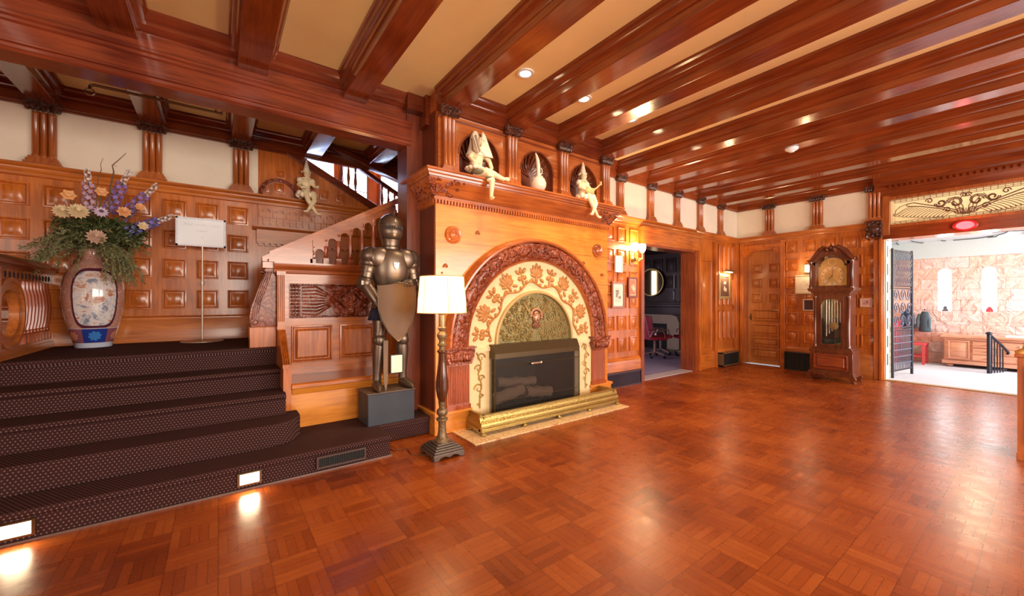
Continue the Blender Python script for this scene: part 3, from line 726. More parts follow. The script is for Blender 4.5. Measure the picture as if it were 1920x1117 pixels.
# --- balustrade with the ring on the left edge of the landing
b = thing('ring_balustrade', 'wooden landing balustrade with large ring and curved slats left of the vase', 'balustrade', (-1.42, 5.4, 5 * H))
LX = -1.42; LZ = 5 * H
m = M(); m.prism([(LX - .05, 1.66), (LX - .06, 1.68), (LX - .08, 1.70), (LX - .08, 1.73), (LX - .07, 1.76), (LX + .07, 1.76), (LX + .08, 1.73), (LX + .08, 1.70), (LX + .06, 1.68), (LX + .05, 1.66)], 'y', 4.5, YL); obj('top_rail', m, MAHY, b)
m = M(); m.box(LX - .03, LX + .03, 4.5, YL, 1.57, 1.66); obj('arcade_band', m, REDX, b)
for k in range(18): obj('pierced_hole', M().ball((LX + .03, 4.6 + .086 * k, 1.615), (.008, .018, .03), 8), DARK, b)
m = M().box(LX - .05, LX + .05, 4.5, YL, LZ, LZ + .06); m.box(LX - .035, LX + .035, 4.5, YL, LZ + .06, LZ + .09); obj('bottom_rail', m, OAKY, b)
m = M(); m.arc((5.12, 1.29), [(.27, LX - .045), (.30, LX - .045), (.30, LX + .045), (.27, LX + .045)], 0, 2 * PI, 40, 'x'); m.arc((5.12, 1.29), [(.20, LX - .03), (.27, LX - .03), (.27, LX + .03), (.20, LX + .03)], 0, 2 * PI, 40, 'x'); obj('ring', m, OAKY, b)
for k in range(8):
    y = 5.50 + .086 * k; m = M()
    m.box(LX - .025, LX + .025, y - .02, y + .02, LZ + .08, LZ + .17); m.ball((LX, y, LZ + .19), (.03, .03, .025), 8)
    m.tube([(LX, y, LZ + .19), (LX + .01, y + .012, 1.20), (LX + .015, y + .022, 1.33), (LX + .01, y + .012, 1.44), (LX, y - .004, 1.50), (LX, y, 1.57)], [.018, .020, .021, .022, .024, .02], 8)
    obj('baluster', m, REDWOOD, b)
m = M().box(LX - .06, LX + .06, 4.76, 4.86, 0, 1.66); obj('end_post', m, OAK, b)

# ================================================================== FIREPLACE
f = thing('monumental_fireplace', 'monumental wooden fireplace with carved arch, plaster relief and niched overmantel', 'fireplace', (3.165, 4.1, 0))
CX, SZ = 3.165, .90
FYF = 3.80
m = M()
m.box(1.82, 2.50, FYF, 4.45, 0, 2.42); m.box(3.83, 4.525, FYF, 4.45, 0, 2.42); m.box(2.50, 3.83, FYF, 4.45, .86, 2.42)
obj('body', m, GOLD_OAK, f)
m = M()
for z in (1.62, 2.02): m.box(1.823, 4.522, FYF - .0015, FYF, z - .002, z + .002)
obj('board_joint', m, MAHX, f)
for x0 in (1.79, 4.13): m = M(); m.box(x0, x0 + .43, 3.76, 4.2, 0, .2); m.box(x0 - .01, x0 + .44, 3.74, 4.2, .2, .235); obj('plinth', m, GOLD_OAK, f, bevel=.006)
SHADED_SIDE = wood('shaded_side_wood', (.06, .012, .008), (.17, .035, .014), rough=.3)  # left faces of the mantel, their shade painted in as darker wood
obj('side_board', M().box(1.812, 1.82, 3.82, 4.18, .24, 2.40), SHADED_SIDE, f)
obj('overmantel_side', M().box(1.842, 1.85, 3.86, 4.18, 2.73, 3.41), SHADED_SIDE, f)
for x0, x1 in ((1.93, 2.20), (4.15, 4.42)):
    m = M(); m.box(x0 - .01, x1 + .01, 3.74, FYF, .235, .28); m.box(x0, x1, 3.755, FYF, .28, .72)
    k = 0
    while x0 + .02 + k * .02 < x1 - .01: m.tube([(x0 + .02 + k * .02, 3.755, .30), (x0 + .02 + k * .02, 3.755, .70)], .006, 6); k += 1
    p = obj('pilaster', m, REDWOOD, f)
    m = M(); xm = (x0 + x1) / 2; hw = (x1 - x0) / 2
    m.prism([(xm - hw, .72), (xm - hw - .005, .74), (xm - hw - .03, .80), (xm - hw - .04, .87), (xm - hw - .04, .90), (xm + hw + .04, .90), (xm + hw + .04, .87), (xm + hw + .03, .80), (xm + hw + .005, .74), (xm + hw, .72)], 'y', 3.70, FYF)
    m.box(xm - hw - .05, xm + hw + .05, 3.685, FYF, .885, .905)
    for q in range(7): m.ball((xm - hw + .03 + q * (2 * hw - .06) / 6, 3.70, .79), (.024, .022, .05), 8)
    obj('pilaster_capital', m, CARVED, p, world=False)
ro, ri = 1.25, .985
m = M(); m.arc((CX, SZ), [(ri + .02, FYF), (ri + .02, 3.735), (ri + .05, 3.715), (ri + .10, 3.70), (ri + .15, 3.69), (ri + .20, 3.70), (ro - .045, 3.72), (ro - .045, FYF)], 0, PI, 64)
ring = obj('carved_arch', m, CARVED, f, angle=50)
m = M()
for k in range(30):
    a = PI * (k + .5) / 30; sgn = 1 if k % 2 else -1; r0 = ri + .115
    c = Vector((CX + r0 * math.cos(a), 3.69, SZ + r0 * math.sin(a)))
    pts = []
    for q in range(9):
        t = q / 8 * 4.2; rr = .055 * (1 - q / 11)
        pts.append((c.x + rr * math.cos(a + sgn * t), 3.69, c.z + rr * math.sin(a + sgn * t)))
    m.tube(pts, [.012 - .0009 * q for q in range(9)], 6)
    m.ball((c.x + .05 * math.cos(a + PI / 2), 3.692, c.z + .05 * math.sin(a + PI / 2)), (.02, .012, .02), 6)
obj('scrollwork', m, CARVED, ring, world=False)
m = M(); m.arc((CX, SZ), [(ro - .05, FYF), (ro - .05, 3.70), (ro - .035, 3.685), (ro - .015, 3.685), (ro, 3.71), (ro + .01, 3.75), (ro + .01, FYF)], 0, PI, 64)
obj('outer_moulding', m, REDX, f, angle=30)
m = M(); m.arc((CX, SZ), [(ri - .005, FYF), (ri - .005, 3.74), (ri + .01, 3.72), (ri + .025, 3.74), (ri + .025, FYF)], 0, PI, 64); obj('inner_moulding', m, REDX, f, angle=30)
m = M(); m.arc((CX, SZ), [(.60, FYF), (.60, 3.775), (ri, 3.775), (ri, FYF)], 0, PI, 64)
m.box(2.20, 2.50, 3.775, FYF, 0.0, SZ - .0); m.box(3.83, 4.15, 3.775, FYF, 0, SZ)
m.box(2.19, 2.52, 3.755, 3.775, .83, .875); m.box(3.81, 4.16, 3.755, 3.775, .83, .875)
pl = obj('plaster_surround', m, STUCCO, f, angle=30)
m = M(); m.arc((CX, SZ), [(.585, FYF), (.585, 3.75), (.60, 3.745), (.615, 3.75), (.625, 3.775), (.625, FYF)], 0, PI, 48); obj('plaster_moulding', m, plain('olive_moulding', (.52, .36, .14), .4), f, angle=30)
# relief palmettes
def leaf(m, x, z, a, l, wd, y=3.77, th=.012):
    l *= 1.22; wd *= 1.35
    rot = Matrix.Rotation(-a, 3, 'Y')
    m.ball((x + math.cos(a) * l / 2, y, z + math.sin(a) * l / 2), (l / 2, th, wd / 2), 8, rot)
for k in range(11):
    th = PI * (k + .5) / 11; big = (k % 2 == 1)
    m = M(); er = Vector((math.cos(th), math.sin(th))); r0 = .70
    P = lambda r, t: (CX + r * math.cos(th) - t * math.sin(th), SZ + r * math.sin(th) + t * math.cos(th))
    if big:
        for da, l in ((-1.25, .085), (-.8, .115), (-.4, .13), (0, .145), (.4, .13), (.8, .115), (1.25, .085)):
            x, z = P(.79, 0); leaf(m, x, z, th + da, l, .040)
        x, z = P(.70, 0); leaf(m, x, z, th, .11, .03)
        for q in (-1, 1):
            x, z = P(.77, q * .05); leaf(m, x, z, th + q * 2.2, .07, .03)
    else:
        for q in (-1, 0, 1): x, z = P(.85, q * .02); leaf(m, x, z, th + q * .8, .07, .032)
        for q in (-1, 1): x, z = P(.80, q * .035); m.ball((x, 3.77, z), (.036, .014, .03), 8)
        x, z = P(.69, 0); leaf(m, x, z, th, .14, .025)
    obj('palmette', m, TERRA, pl, world=False)
m = M()
pts = [(CX + (.70 + .035 * math.cos(11 * t)) * math.cos(t), 3.768, SZ + (.70 + .035 * math.cos(11 * t)) * math.sin(t)) for t in [PI * .02 + PI * .96 * q / 120 for q in range(121)]]
m.tube(pts, .011, 6)
for k in range(22):
    t = PI * (k + .5) / 22; r = .70 + .035 * math.cos(11 * t)
    m.ball((CX + (r + .015) * math.cos(t), 3.766, SZ + (r + .015) * math.sin(t)), (.024, .014, .024), 8)
obj('vine', m, TERRA, pl, world=False)
for xc, w0 in ((2.34, 1), (4.035, -1)):
    m = M()
    for j, (zc, r, dr) in enumerate(((.76, .055, 1), (.64, .05, -1), (.53, .045, 1), (.42, .06, -1), (.33, .03, 1), (.24, .018, -1))):
        pts = []
        for q in range(16):
            t = q * .5; rr = r * (1 - q / 18); pts.append((xc + dr * w0 * (.015 + rr * math.cos(t)), 3.77, zc + rr * math.sin(t)))
        m.tube(pts, [.010 - .0004 * q for q in range(16)], 6)
    m.tube([(xc - .04, 3.77, .82), (xc + .02, 3.77, .70), (xc - .02, 3.77, .58), (xc + .025, 3.77, .46), (xc, 3.77, .34), (xc, 3.77, .2)], .008, 6)
    obj('gilded_scroll', m, TERRAG, pl, world=False)
# tympanum
BRZ2 = plain('aged_green_bronze', (.20, .165, .06), .35, metal=.55, bump=.6, bscale=45)
m = M(); m.arc((CX, SZ), [(0.001, FYF), (0.001, 3.785), (.59, 3.785), (.59, FYF)], 0, PI, 48)
ty = obj('metal_tympanum', m, BRZ2, f, angle=30)
m = M(); rr_ = random.Random(3)
def spiral(cx, cz, r, d, y=3.78, tw=.007, turns=2.2, ph=0):
    n = int(14 * turns); m.tube([(cx + r * (1 - q / (n * 1.15)) * math.cos(ph + d * q * .45), y, cz + r * (1 - q / (n * 1.15)) * math.sin(ph + d * q * .45)) for q in range(n)], tw, 5)
for sx in (-1, 1):
    for (x, z, r) in ((.25, .30, .085), (.37, .16, .08), (.20, .10, .075), (.47, .06, .05), (.34, .38, .06), (.11, .42, .05), (.46, .24, .05), (.12, .04, .045), (.30, .05, .04), (.10, .18, .03), (.16, .21, .03), (.28, .19, .035), (.40, .05, .03), (.52, .13, .035), (.42, .32, .035), (.18, .38, .04), (.20, .47, .04), (.06, .50, .03), (.29, .44, .035), (.36, .25, .03), (.08, .10, .03), (.22, .02, .025)):
        spiral(CX + sx * x, SZ + z, r, sx, ph=0 if sx > 0 else PI)
    for k in range(10): m.tube([(CX + sx * .05, 3.78, SZ + .32), (CX + sx * (.10 + .012 * k), 3.775, SZ + .30 + .02 * k), (CX + sx * (.13 + .01 * k) * (1 - k * .05), 3.78, SZ + .26 + .032 * k)], .006, 5)
obj('scroll_relief', m, plain('bronze_relief', (.36, .27, .10), .3, metal=.6), ty, world=False)
m = M()
m.ball((CX, 3.785, SZ + .29), (.062, .045, .085), 16); m.ball((CX, 3.745, SZ + .275), (.013, .018, .03), 8)
for sx in (-1, 1): m.ball((CX + sx * .025, 3.748, SZ + .31), (.013, .01, .007), 8); m.ball((CX + sx * .028, 3.75, SZ + .327), (.02, .01, .006), 8)
m.ball((CX, 3.752, SZ + .24), (.022, .012, .007), 8)
for k in range(13):
    a = PI * (k - 1) / 11; m.ball((CX + .085 * math.cos(a), 3.775, SZ + .31 + .085 * math.sin(a)), (.022, .02, .022), 8)
for k in range(-3, 4): m.tube([(CX + k * .012, 3.765, SZ + .225), (CX + k * .02, 3.772, SZ + .19), (CX + k * .012, 3.78, SZ + .15)], [.008, .008, .003], 6)
obj('face_mask', m, plain('copper_mask', (.45, .24, .14), .35, metal=.6), ty, world=False)
# firebox
m = M(); m.add([(2.50, 3.80, 0), (2.50, 3.80, .86), (3.83, 3.80, .86), (3.83, 3.80, 0), (2.70, 4.35, 0), (2.70, 4.35, .86), (3.63, 4.35, .86), (3.63, 4.35, 0)],
               [(0, 1, 5, 4), (3, 2, 6, 7), (4, 5, 6, 7), (1, 2, 6, 5), (0, 3, 7, 4)])
m.box(2.4, 3.93, 3.81, 4.45, 0, .012)
obj('firebox', m, SOOT, f)
# tiled hearth
def tilemat():
    m_, nt, b_ = nodes('hearth_tile'); k = nt.links.new
    tc = N(nt, 'ShaderNodeTexCoord'); v = N(nt, 'ShaderNodeTexVoronoi', i_Scale=16.0); k(tc.outputs['Object'], v.inputs['Vector'])
    nz = N(nt, 'ShaderNodeTexNoise', i_Scale=24.0, i_Distortion=3.0); k(tc.outputs['Object'], nz.inputs['Vector'])
    rp = ramp(nt, [(.40, (.50, .22, .08)), (.47, (.80, .58, .32)), (.7, (.86, .66, .40))]); k(nz.outputs[0], rp.inputs[0]); k(rp.outputs[0], b_.inputs['Base Color']); b_.inputs['Roughness'].default_value = .3
    return m_
m = M().box(1.99, 4.34, 3.29, 3.80, 0, .012); obj('tiled_hearth', m, tilemat(), f)
# medallions and bosses
for x, z in ((2.02, 2.10), (4.30, 2.10)):
    m = M(); m.lathe([(.095, 0), (.095, .012), (.088, .022), (.075, .018), (.068, .024), (.05, .016), (.042, .03), (.02, .04), (.004, .044)], (x, FYF, z), 28, ax='y'); obj('medallion', m, CARVED if 0 else REDX, f, angle=25)
m = M()
for x, z in ((2.33, 2.16), (1.93, 1.77), (4.02, 1.92), (4.40, 1.77)): m.ball((x, 3.79, z), (.020, .02, .020), 8); m.ball((x + .018, 3.79, z - .012), (.012, .014, .012), 6); m.ball((x - .018, 3.79, z - .012), (.012, .014, .012), 6)
obj('bosses', m, SHAFT, f)
# dentils, cove and shelf
m = M()
m.box(1.79, 4.555, 3.77, 4.4, 2.452, 2.48)
n_ = 74
for k in range(n_):
    x = 1.80 + k * (2.745 / n_); m.box(x, x + .022, 3.765, 3.80, 2.412, 2.452)
for k in range(14): m.box(1.785, 1.82, 3.80 + k * .04, 3.822 + k * .04, 2.412, 2.452)
obj('dentil_band', m, REDX, f)
def mitre(m, prof, x0, x1, yf, yb):
    """moulding along front and both returns; prof = [(d, z)]"""
    vs = []
    for d, z in prof: vs += [(x0 - d, yb, z), (x0 - d, yf - d, z), (x1 + d, yf - d, z), (x1 + d, yb, z)]
    n = len(prof); fs = []
    for i in range(n - 1):
        for q in range(3): fs.append((4 * i + q, 4 * i + q + 1, 4 * i + 4 + q + 1, 4 * i + 4 + q))
    fs += [(0, 1, 2, 3), (4 * n - 4, 4 * n - 3, 4 * n - 2, 4 * n - 1)]
    fs.append([4 * i for i in range(n)]); fs.append([4 * i + 3 for i in range(n)])
    m.add(vs, fs)
m = M(); mitre(m, [(0, 2.48), (.012, 2.485), (.015, 2.50), (.035, 2.52), (.06, 2.555), (.095, 2.60), (.125, 2.63), (.13, 2.65)], 1.82, 4.525, 3.80, 4.35); obj('cove', m, REDX, f, angle=40)
m = M(); mitre(m, [(.10, 2.65), (.135, 2.655), (.14, 2.675), (.155, 2.685), (.16, 2.705), (.175, 2.71), (.175, 2.73)], 1.82, 4.525, 3.80, 4.35); obj('mantel_shelf', m, REDX, f, angle=30)
for x0, x1, sg in ((1.66, 2.12, 1), (4.225, 4.685, -1)):
    m = M(); rc = random.Random(5)
    for k in range(60):
        u = rc.random(); v = rc.random()
        x = x0 + (x1 - x0) * u; d = .02 + .10 * v; z = 2.50 + .145 * v
        if sg > 0: x = max(x, 1.82 - d); 
        else: x = min(x, 4.525 + d)
        edge = (x - 1.98) / .14 if sg > 0 else (4.365 - x) / .14
        if edge > 0 and v < edge: continue
        m.ball((x, 3.80 - d + .005, z), (.030, .022, .020), 7)
    sx = 1.82 if sg > 0 else 4.525
    for k in range(40):
        v = rc.random(); y = 3.72 + .5 * rc.random(); d = .02 + .10 * v
        m.ball((sx - sg * (d - .005), y, 2.50 + .145 * v), (.022, .03, .02), 7)
    obj('carved_corner', m, CARVED, f)
# overmantel with three shell niches and four clustered columns
OMY = 3.80; niche = [(2.36, .262), (3.205, .262), (4.03, .262)]
nz0, nzh = 2.80, 2.985
m = M()
xs_ = [1.85] + sum([[c - r, c + r] for c, r in niche], []) + [4.53]
for i in range(0, 8, 2): m.box(xs_[i], xs_[i + 1], OMY, OMY + .04, 2.73, 3.42)
for c, r in niche:
    m.box(c - r, c + r, OMY, OMY + .04, 2.73, nz0)
    arc = [(c + r * math.cos(PI * k / 20), nzh + r * math.sin(PI * k / 20)) for k in range(21)]
    m.prism([(c + r, 3.42)] + arc + [(c - r, 3.42)], 'y', OMY, OMY + .04)
m.box(1.85, 1.89, OMY + .04, 4.45, 2.73, 3.42); m.box(4.49, 4.53, OMY + .04, 4.45, 2.73, 3.42)
m.box(1.85, 4.53, OMY - .0, 4.45, 3.42, 3.62)
obj('overmantel', m, REDX, f)
m = M(); rail(m, 'y', OMY, 1.85, 4.53, [(0, 3.30 + .02), (.012, 3.32), (.02, 3.335), (0, 3.345)]); rail(m, 'y', OMY, 1.83, 4.55, FASCIA)
obj('cornice', m, MAHX, f)
for c, r in niche:
    m = M(); vs = []; fs = []; NA = 36
    rows = [(z, 1.0) for z in (nz0, nzh)]
    for z, _ in rows:
        for q in range(NA + 1):
            p = PI * q / NA; vs.append((c - r * math.cos(p), OMY + .02 + .17 * math.sin(p), z))
    for t in [PI / 2 * j / 10 for j in range(1, 11)]:
        for q in range(NA + 1):
            p = PI * q / NA; k_ = (1 - .10 * abs(math.sin(p * 5.5)) * min(1, 3 * math.cos(t)))
            vs.append((c - r * math.cos(t) * math.cos(p), OMY + .02 + .17 * math.sin(p) * math.cos(t) * k_, nzh + r * math.sin(t)))
    W = NA + 1
    for i in range(11):
        for q in range(NA): fs.append((i * W + q, i * W + q + 1, (i + 1) * W + q + 1, (i + 1) * W + q))
    m.add(vs, fs); m.box(c - r, c + r, OMY, OMY + .2, nz0 - .03, nz0)
    m.arc((c, nzh), [(r - .004, OMY - .006), (r + .014, OMY - .006), (r + .014, OMY), (r - .004, OMY)], 0, PI, 28)
    for k in range(1, 10):
        a = PI * k / 10
        m.tube([(c, OMY + .17, nzh + .0), (c + r * .5 * math.cos(a), OMY + .155, nzh + r * .5 * math.sin(a)), (c + r * .92 * math.cos(a), OMY + .06, nzh + r * .92 * math.sin(a))], [.006, .013, .018], 6)
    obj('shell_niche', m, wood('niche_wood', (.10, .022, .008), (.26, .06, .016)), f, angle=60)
for u in (1.955, 2.784, 3.62, 4.44):
    m = M(); column(m, 'y', OMY, u, 2.73, 3.42, .85); cc = obj('column', m, SHAFT, f, angle=50)
    m = M(); capital(m, 'y', OMY, u, 3.42, .85); obj('capital', m, CARVED_D, cc, world=False)

# --- brass fender, screen, logs
t = thing('brass_fender', 'low brass fender with embossed band standing on the tiled hearth', 'fender', (3.23, 3.45, .012))
prof = [(.0, .05), (.045, .05), (.045, .075), (.03, .085), (.03, .105), (.04, .11), (.035, .13), (.012, .15), (.012, .165), (-.005, .195), (.012, .205), (.012, .215), (-.02, .215), (-.02, .05)]
X0, X1, YF_, YB_ = 2.20, 4.27, 3.475, 3.74
m = M(); m.prism([(YF_ - d, z) for d, z in prof], 'x', X0 - .045, X1 + .045); obj('front_rail', m, BRASS, t, angle=30)
for x, sg in ((X0, -1), (X1, 1)):
    m = M(); m.prism([(x + sg * d, z) for d, z in prof], 'y', YF_ - .01, YB_); obj('side_rail', m, BRASS, t, angle=30)
m = M(); m.box(X0, X1, YF_ - .042, YF_, .05, .06)
for k in range(60): m.ball((X0 + .02 + k * .0345, YF_ - .022, .141), (.010, .006, .008), 6)
obj('embossed_band', m, BRASS, t)
for x, y in ((X0 - .02, YF_ - .02), (X1 + .02, YF_ - .02), (2.72, YF_ - .02), (3.235, YF_ - .02), (3.75, YF_ - .02), (X0 - .02, YB_ - .02), (X1 + .02, YB_ - .02)):
    m = M(); m.ball((x, y - .015, .03), (.03, .03, .018), 8); m.ball((x, y, .045), (.022, .025, .02), 8); m.ball((x - .02, y - .02, .022), (.013, .015, .0105), 6); m.ball((x + .02, y - .02, .022), (.013, .015, .0105), 6); obj('foot', m, BRASS, t)
t = thing('fire_screen', 'dark mesh fire screen with hood and handle in front of the hearth opening', 'fire screen', (3.16, 3.7, .012))
SX0, SX1 = 2.47, 3.80
HOOD = plain('smoky_hood_metal', (.10, .07, .035), .35, metal=.7)
m = M(); m.prism([(3.775, .90), (3.775, .745), (3.655, .745), (3.655, .80), (3.70, .90)], 'x', SX0, SX1); obj('hood', m, HOOD, t, angle=20)
def meshmat():
    m_, nt, b_ = nodes('fire_screen_mesh'); k = nt.links.new; b_.inputs['Base Color'].default_value = (.05, .042, .035, 1); b_.inputs['Roughness'].default_value = .35; b_.inputs['Metallic'].default_value = .5
    tr = N(nt, 'ShaderNodeBsdfTransparent'); mx = N(nt, 'ShaderNodeMixShader'); mx.inputs[0].default_value = .6
    k(tr.outputs[0], mx.inputs[1]); k(b_.outputs[0], mx.inputs[2]); k(mx.outputs[0], nt.nodes['Material Output'].inputs[0]); return m_
MESH = meshmat()
m = M(); m.add([(SX0, 3.66, .02), (SX1, 3.66, .02), (SX1, 3.66, .745), (SX0, 3.66, .745), (SX1, 3.77, .02), (SX1, 3.77, .745), (SX0, 3.77, .02), (SX0, 3.77, .745)], [(0, 1, 2, 3), (1, 4, 5, 2), (0, 3, 7, 6)]); obj('mesh_curtain', m, MESH, t)
m = M()
for x in (SX0, SX1): m.tube([(x, 3.66, .012), (x, 3.66, .75)], .007, 6)
m.tube([(SX0, 3.66, .02), (SX1, 3.66, .02)], .007, 6); m.tube([(SX0 + .35 * k, 3.652 - .012 * math.sin(PI * k / 4), .665 - .0 * k) for k in range(5)][:4] + [(SX1, 3.655, .665)], .005, 6); m.tube([(SX0, 3.655, .27), (SX1, 3.655, .27)], .003, 6)
obj('frame', m, HOOD, t)
m = M(); m.tube([(2.97, 3.62, .66), (3.11, 3.62, .66)], .013, 10); m.ball((2.97, 3.62, .66), .017, 8); m.ball((3.11, 3.62, .66), .017, 8); m.tube([(2.98, 3.62, .66), (2.98, 3.66, .66)], .006, 6); m.tube([(3.10, 3.62, .66), (3.10, 3.66, .66)], .006, 6); obj('handle', m, plain('chrome', (.8, .78, .72), .2, metal=1), t)
LOG = plain('charred_birch_log', (.42, .26, .18), .8, bump=.8, bscale=18)
m = M()
for y in (3.92, 4.10): m.tube([(2.70, y, .13), (3.5, y, .13)], .01, 6)
for x in (2.75, 2.95, 3.15, 3.4): m.tube([(x, 3.88, .20), (x, 3.9, .13), (x, 4.14, .13)], .009, 6); m.tube([(x, 3.92, .13), (x, 3.92, .012)], .009, 6)
m.tube([(2.75, 4.10, .13), (2.75, 4.10, .012)], .009, 6); m.tube([(3.4, 4.10, .13), (3.4, 4.10, .012)], .009, 6)
tag(obj('fire_grate', m, IRON), 'black iron grate holding the logs inside the firebox', 'grate')
for a, b_, r, lab in (((2.62, 3.95, .21), (3.10, 4.0, .27), .075, 'left log lying in the front of the fire grate'), ((3.14, 3.96, .24), (3.52, 3.93, .20), .07, 'right log lying in the front of the fire grate'), ((2.78, 4.09, .38), (3.36, 4.06, .34), .06, 'log laid across the top of the fire grate logs')):
    a, b_ = Vector(a), Vector(b_)
    m = M(); m.tube([a + (b_ - a) * q / 8 + Vector((0, 0, .008 * math.sin(q * 2))) for q in range(9)], [r * (1 + .06 * math.sin(q * 1.7)) for q in range(9)], 14)
    tag(obj('log', m, LOG), lab, 'log', 'logs in the fireplace')
# ================================================================== SUIT OF ARMOUR
STEEL = plain('aged_steel', (.20, .155, .12), .36, metal=.8, bump=.12, bscale=12)
STEELD = plain('aged_steel_edge', (.12, .09, .065), .35, metal=.8)
PX, PY, PZ = 1.385, 4.02, H
p = thing('armour_pedestal', 'dark blue-grey painted block pedestal under the suit of armour', 'pedestal', (PX, PY, PZ))
m = M().box(1.15, 1.62, 3.875, 4.2, PZ, .49); obj('block', m, plain('blue_grey_block', (.035, .045, .065), .55, bump=.3, bscale=9), p, bevel=.006)
m = M().box(1.143, 1.627, 3.868, 4.205, .49, .502); obj('top_board', m, plain('block_top', (.13, .09, .07), .5, bscale=9), p, bevel=.003)
k = thing('suit_of_armour', 'standing suit of plate armour with closed visor on a block pedestal', 'armour', (PX + .04, 4.03, .502))
A = lambda n_, m_, mt=STEEL, **q: obj(n_, m_, mt, k, world=False, **q)
m = M()      # closed helmet: skull, face, visor slots below
m.lathe([(.001, 1.785), (.03, 1.782), (.06, 1.765), (.088, 1.735), (.105, 1.69), (.110, 1.64), (.106, 1.60), (.098, 1.56), (.088, 1.52), (.080, 1.49), (.078, 1.46)], (0, .01, 0), 28, sx=1.10, sy=1.2)
h = A('helmet', m)
m = M(); m.tube([(0, .12, 1.60), (0, .135, 1.68), (0, .09, 1.765), (0, .01, 1.792), (0, -.07, 1.765), (0, -.11, 1.70)], [.006, .008, .010, .010, .009, .005], 8)
obj('comb', m, STEEL, h, world=False)
m = M()
vs = []; fs = []
for i, z in enumerate((1.675, 1.655, 1.62, 1.585, 1.55, 1.515)):
    d = (.118, .125, .140, .150, .135, .105)[i]
    for q in range(9):
        a = -PI / 2 + (q - 4) / 4 * 1.15; kk = 1 - abs(q - 4) / 4 * .12
        vs.append((.128 * math.cos(a) * (1.0, 1, 1, .98, .90, .75)[i], (d + .008) * math.sin(a) * kk + .012, z))
for i in range(5):
    for q in range(8): fs.append((i * 9 + q, i * 9 + q + 1, (i + 1) * 9 + q + 1, (i + 1) * 9 + q))
m.add(vs, fs)
o = obj('visor', m, STEEL, h, world=False); o.modifiers.new('solid', 'SOLIDIFY').thickness = .006
m = M()
for q in range(-4, 5):
    a = -PI / 2 + q * .18; m.box(.126 * math.cos(a) - .004, .126 * math.cos(a) + .004, .147 * math.sin(a) - .008 + .012, .147 * math.sin(a) + .012, 1.612, 1.648)
obj('visor_slits', m, DARK, h, world=False)
m = M(); m.lathe([(.082, 1.50), (.086, 1.47), (.080, 1.45), (.088, 1.44), (.086, 1.42), (.10, 1.41), (.125, 1.385), (.15, 1.36)], (0, .01, 0), 28); A('gorget', m)
m = M()
m.lathe([(.10, 1.42), (.15, 1.40), (.178, 1.36), (.192, 1.30), (.198, 1.24), (.196, 1.18), (.182, 1.12), (.158, 1.06), (.148, 1.02)], (0, .0, 0), 36, sx=.98, sy=.80); c_ = A('cuirass', m)
m = M(); m.prism([(-.028, 1.275), (.028, 1.275), (.024, 1.23), (0, 1.205), (-.024, 1.23)], 'y', -.172, -.158); obj('breast_badge', m, plain('pale_badge', (.42, .33, .26), .3, metal=.7), c_, world=False)
m = M(); m.lathe([(.150, 1.035), (.162, 1.03), (.162, .995), (.150, .99)], (0, .01, 0), 28, sy=.78); A('belt', m, STEELD)
m = M(); m.lathe([(.150, .995), (.168, .95), (.165, .94), (.18, .89), (.178, .88), (.195, .83), (.19, .82)], (0, .01, 0), 32, sy=.75); A('fauld', m)
m = M()
n = 40; vs = []
for z, r in ((.86, .172), (.78, .195), (.70, .215)):
    for q in range(n): a = 2 * PI * q / n; rr = r * (1 + (.05 if z < .8 else .02) * math.cos(q * PI)); vs.append((rr * math.cos(a), .01 + rr * .72 * math.sin(a), z))
m.add(vs, [(i * n + q, i * n + (q + 1) % n, (i + 1) * n + (q + 1) % n, (i + 1) * n + q) for i in range(2) for q in range(n)])
o = A('plaid_skirt', m, plain('dark_blue_plaid', (.02, .022, .05), .8, bscale=60)); o.modifiers.new('solid', 'SOLIDIFY').thickness = .008
# arms: shoulder, couter, forearm towards the hands on the shield top
for sx in (-1, 1):
    sh = Vector((sx * .195, .01, 1.345)); el = Vector((sx * .255, .0, 1.07)); ha = Vector((-.135, -.15, .80)) if sx < 0 else Vector((.075, -.19, 1.055))
    m = M(); m.ball(sh + Vector((0, 0, -.005)), (.112, .112, .095), 18); m.ball(sh + Vector((-sx * .065, -.085, -.02)), (.105, .05, .105), 18)
    m.ball(sh + Vector((sx * .02, 0, -.075)), (.088, .10, .06), 14); A('pauldron', m)
    m = M(); m.tube([sh + (el - sh) * t for t in (.15, .4, .62, .8)], [.066, .07, .062, .06], 14)
    for t in (.42, .58): m.tube([sh + (el - sh) * t, sh + (el - sh) * (t + .05)], [.076, .072], 14)
    A('upper_arm_plate', m)
    m = M(); m.ball(el, (.075, .082, .075), 14); m.ball(el + Vector((sx * .04, .0, 0)), (.05, .075, .065), 10); A('elbow_cop', m)
    m = M(); m.tube([el + (ha - el) * t for t in (.1, .35, .6, .85)], [.060, .062, .05, .038], 14); A('forearm_plate', m)
    m = M(); m.tube([el + (ha - el) * t for t in (.72, .86)], [.062, .044], 14); m.ball(ha, (.045, .04, .038), 10)
    for q in range(4):
        b0 = ha + Vector((-.035 + q * .023, -.025, .018)); m.tube([b0, b0 + Vector((0, -.028, .002)), b0 + Vector((0, -.034, -.03)), b0 + Vector((0, -.018, -.045))], [.012, .012, .011, .009], 8)
    m.tube([ha + Vector((-sx * .04, -.01, .01)), ha + Vector((-sx * .055, -.03, -.01)), ha + Vector((-sx * .045, -.045, -.03))], [.013, .012, .010], 8)
    A('gauntlet', m)
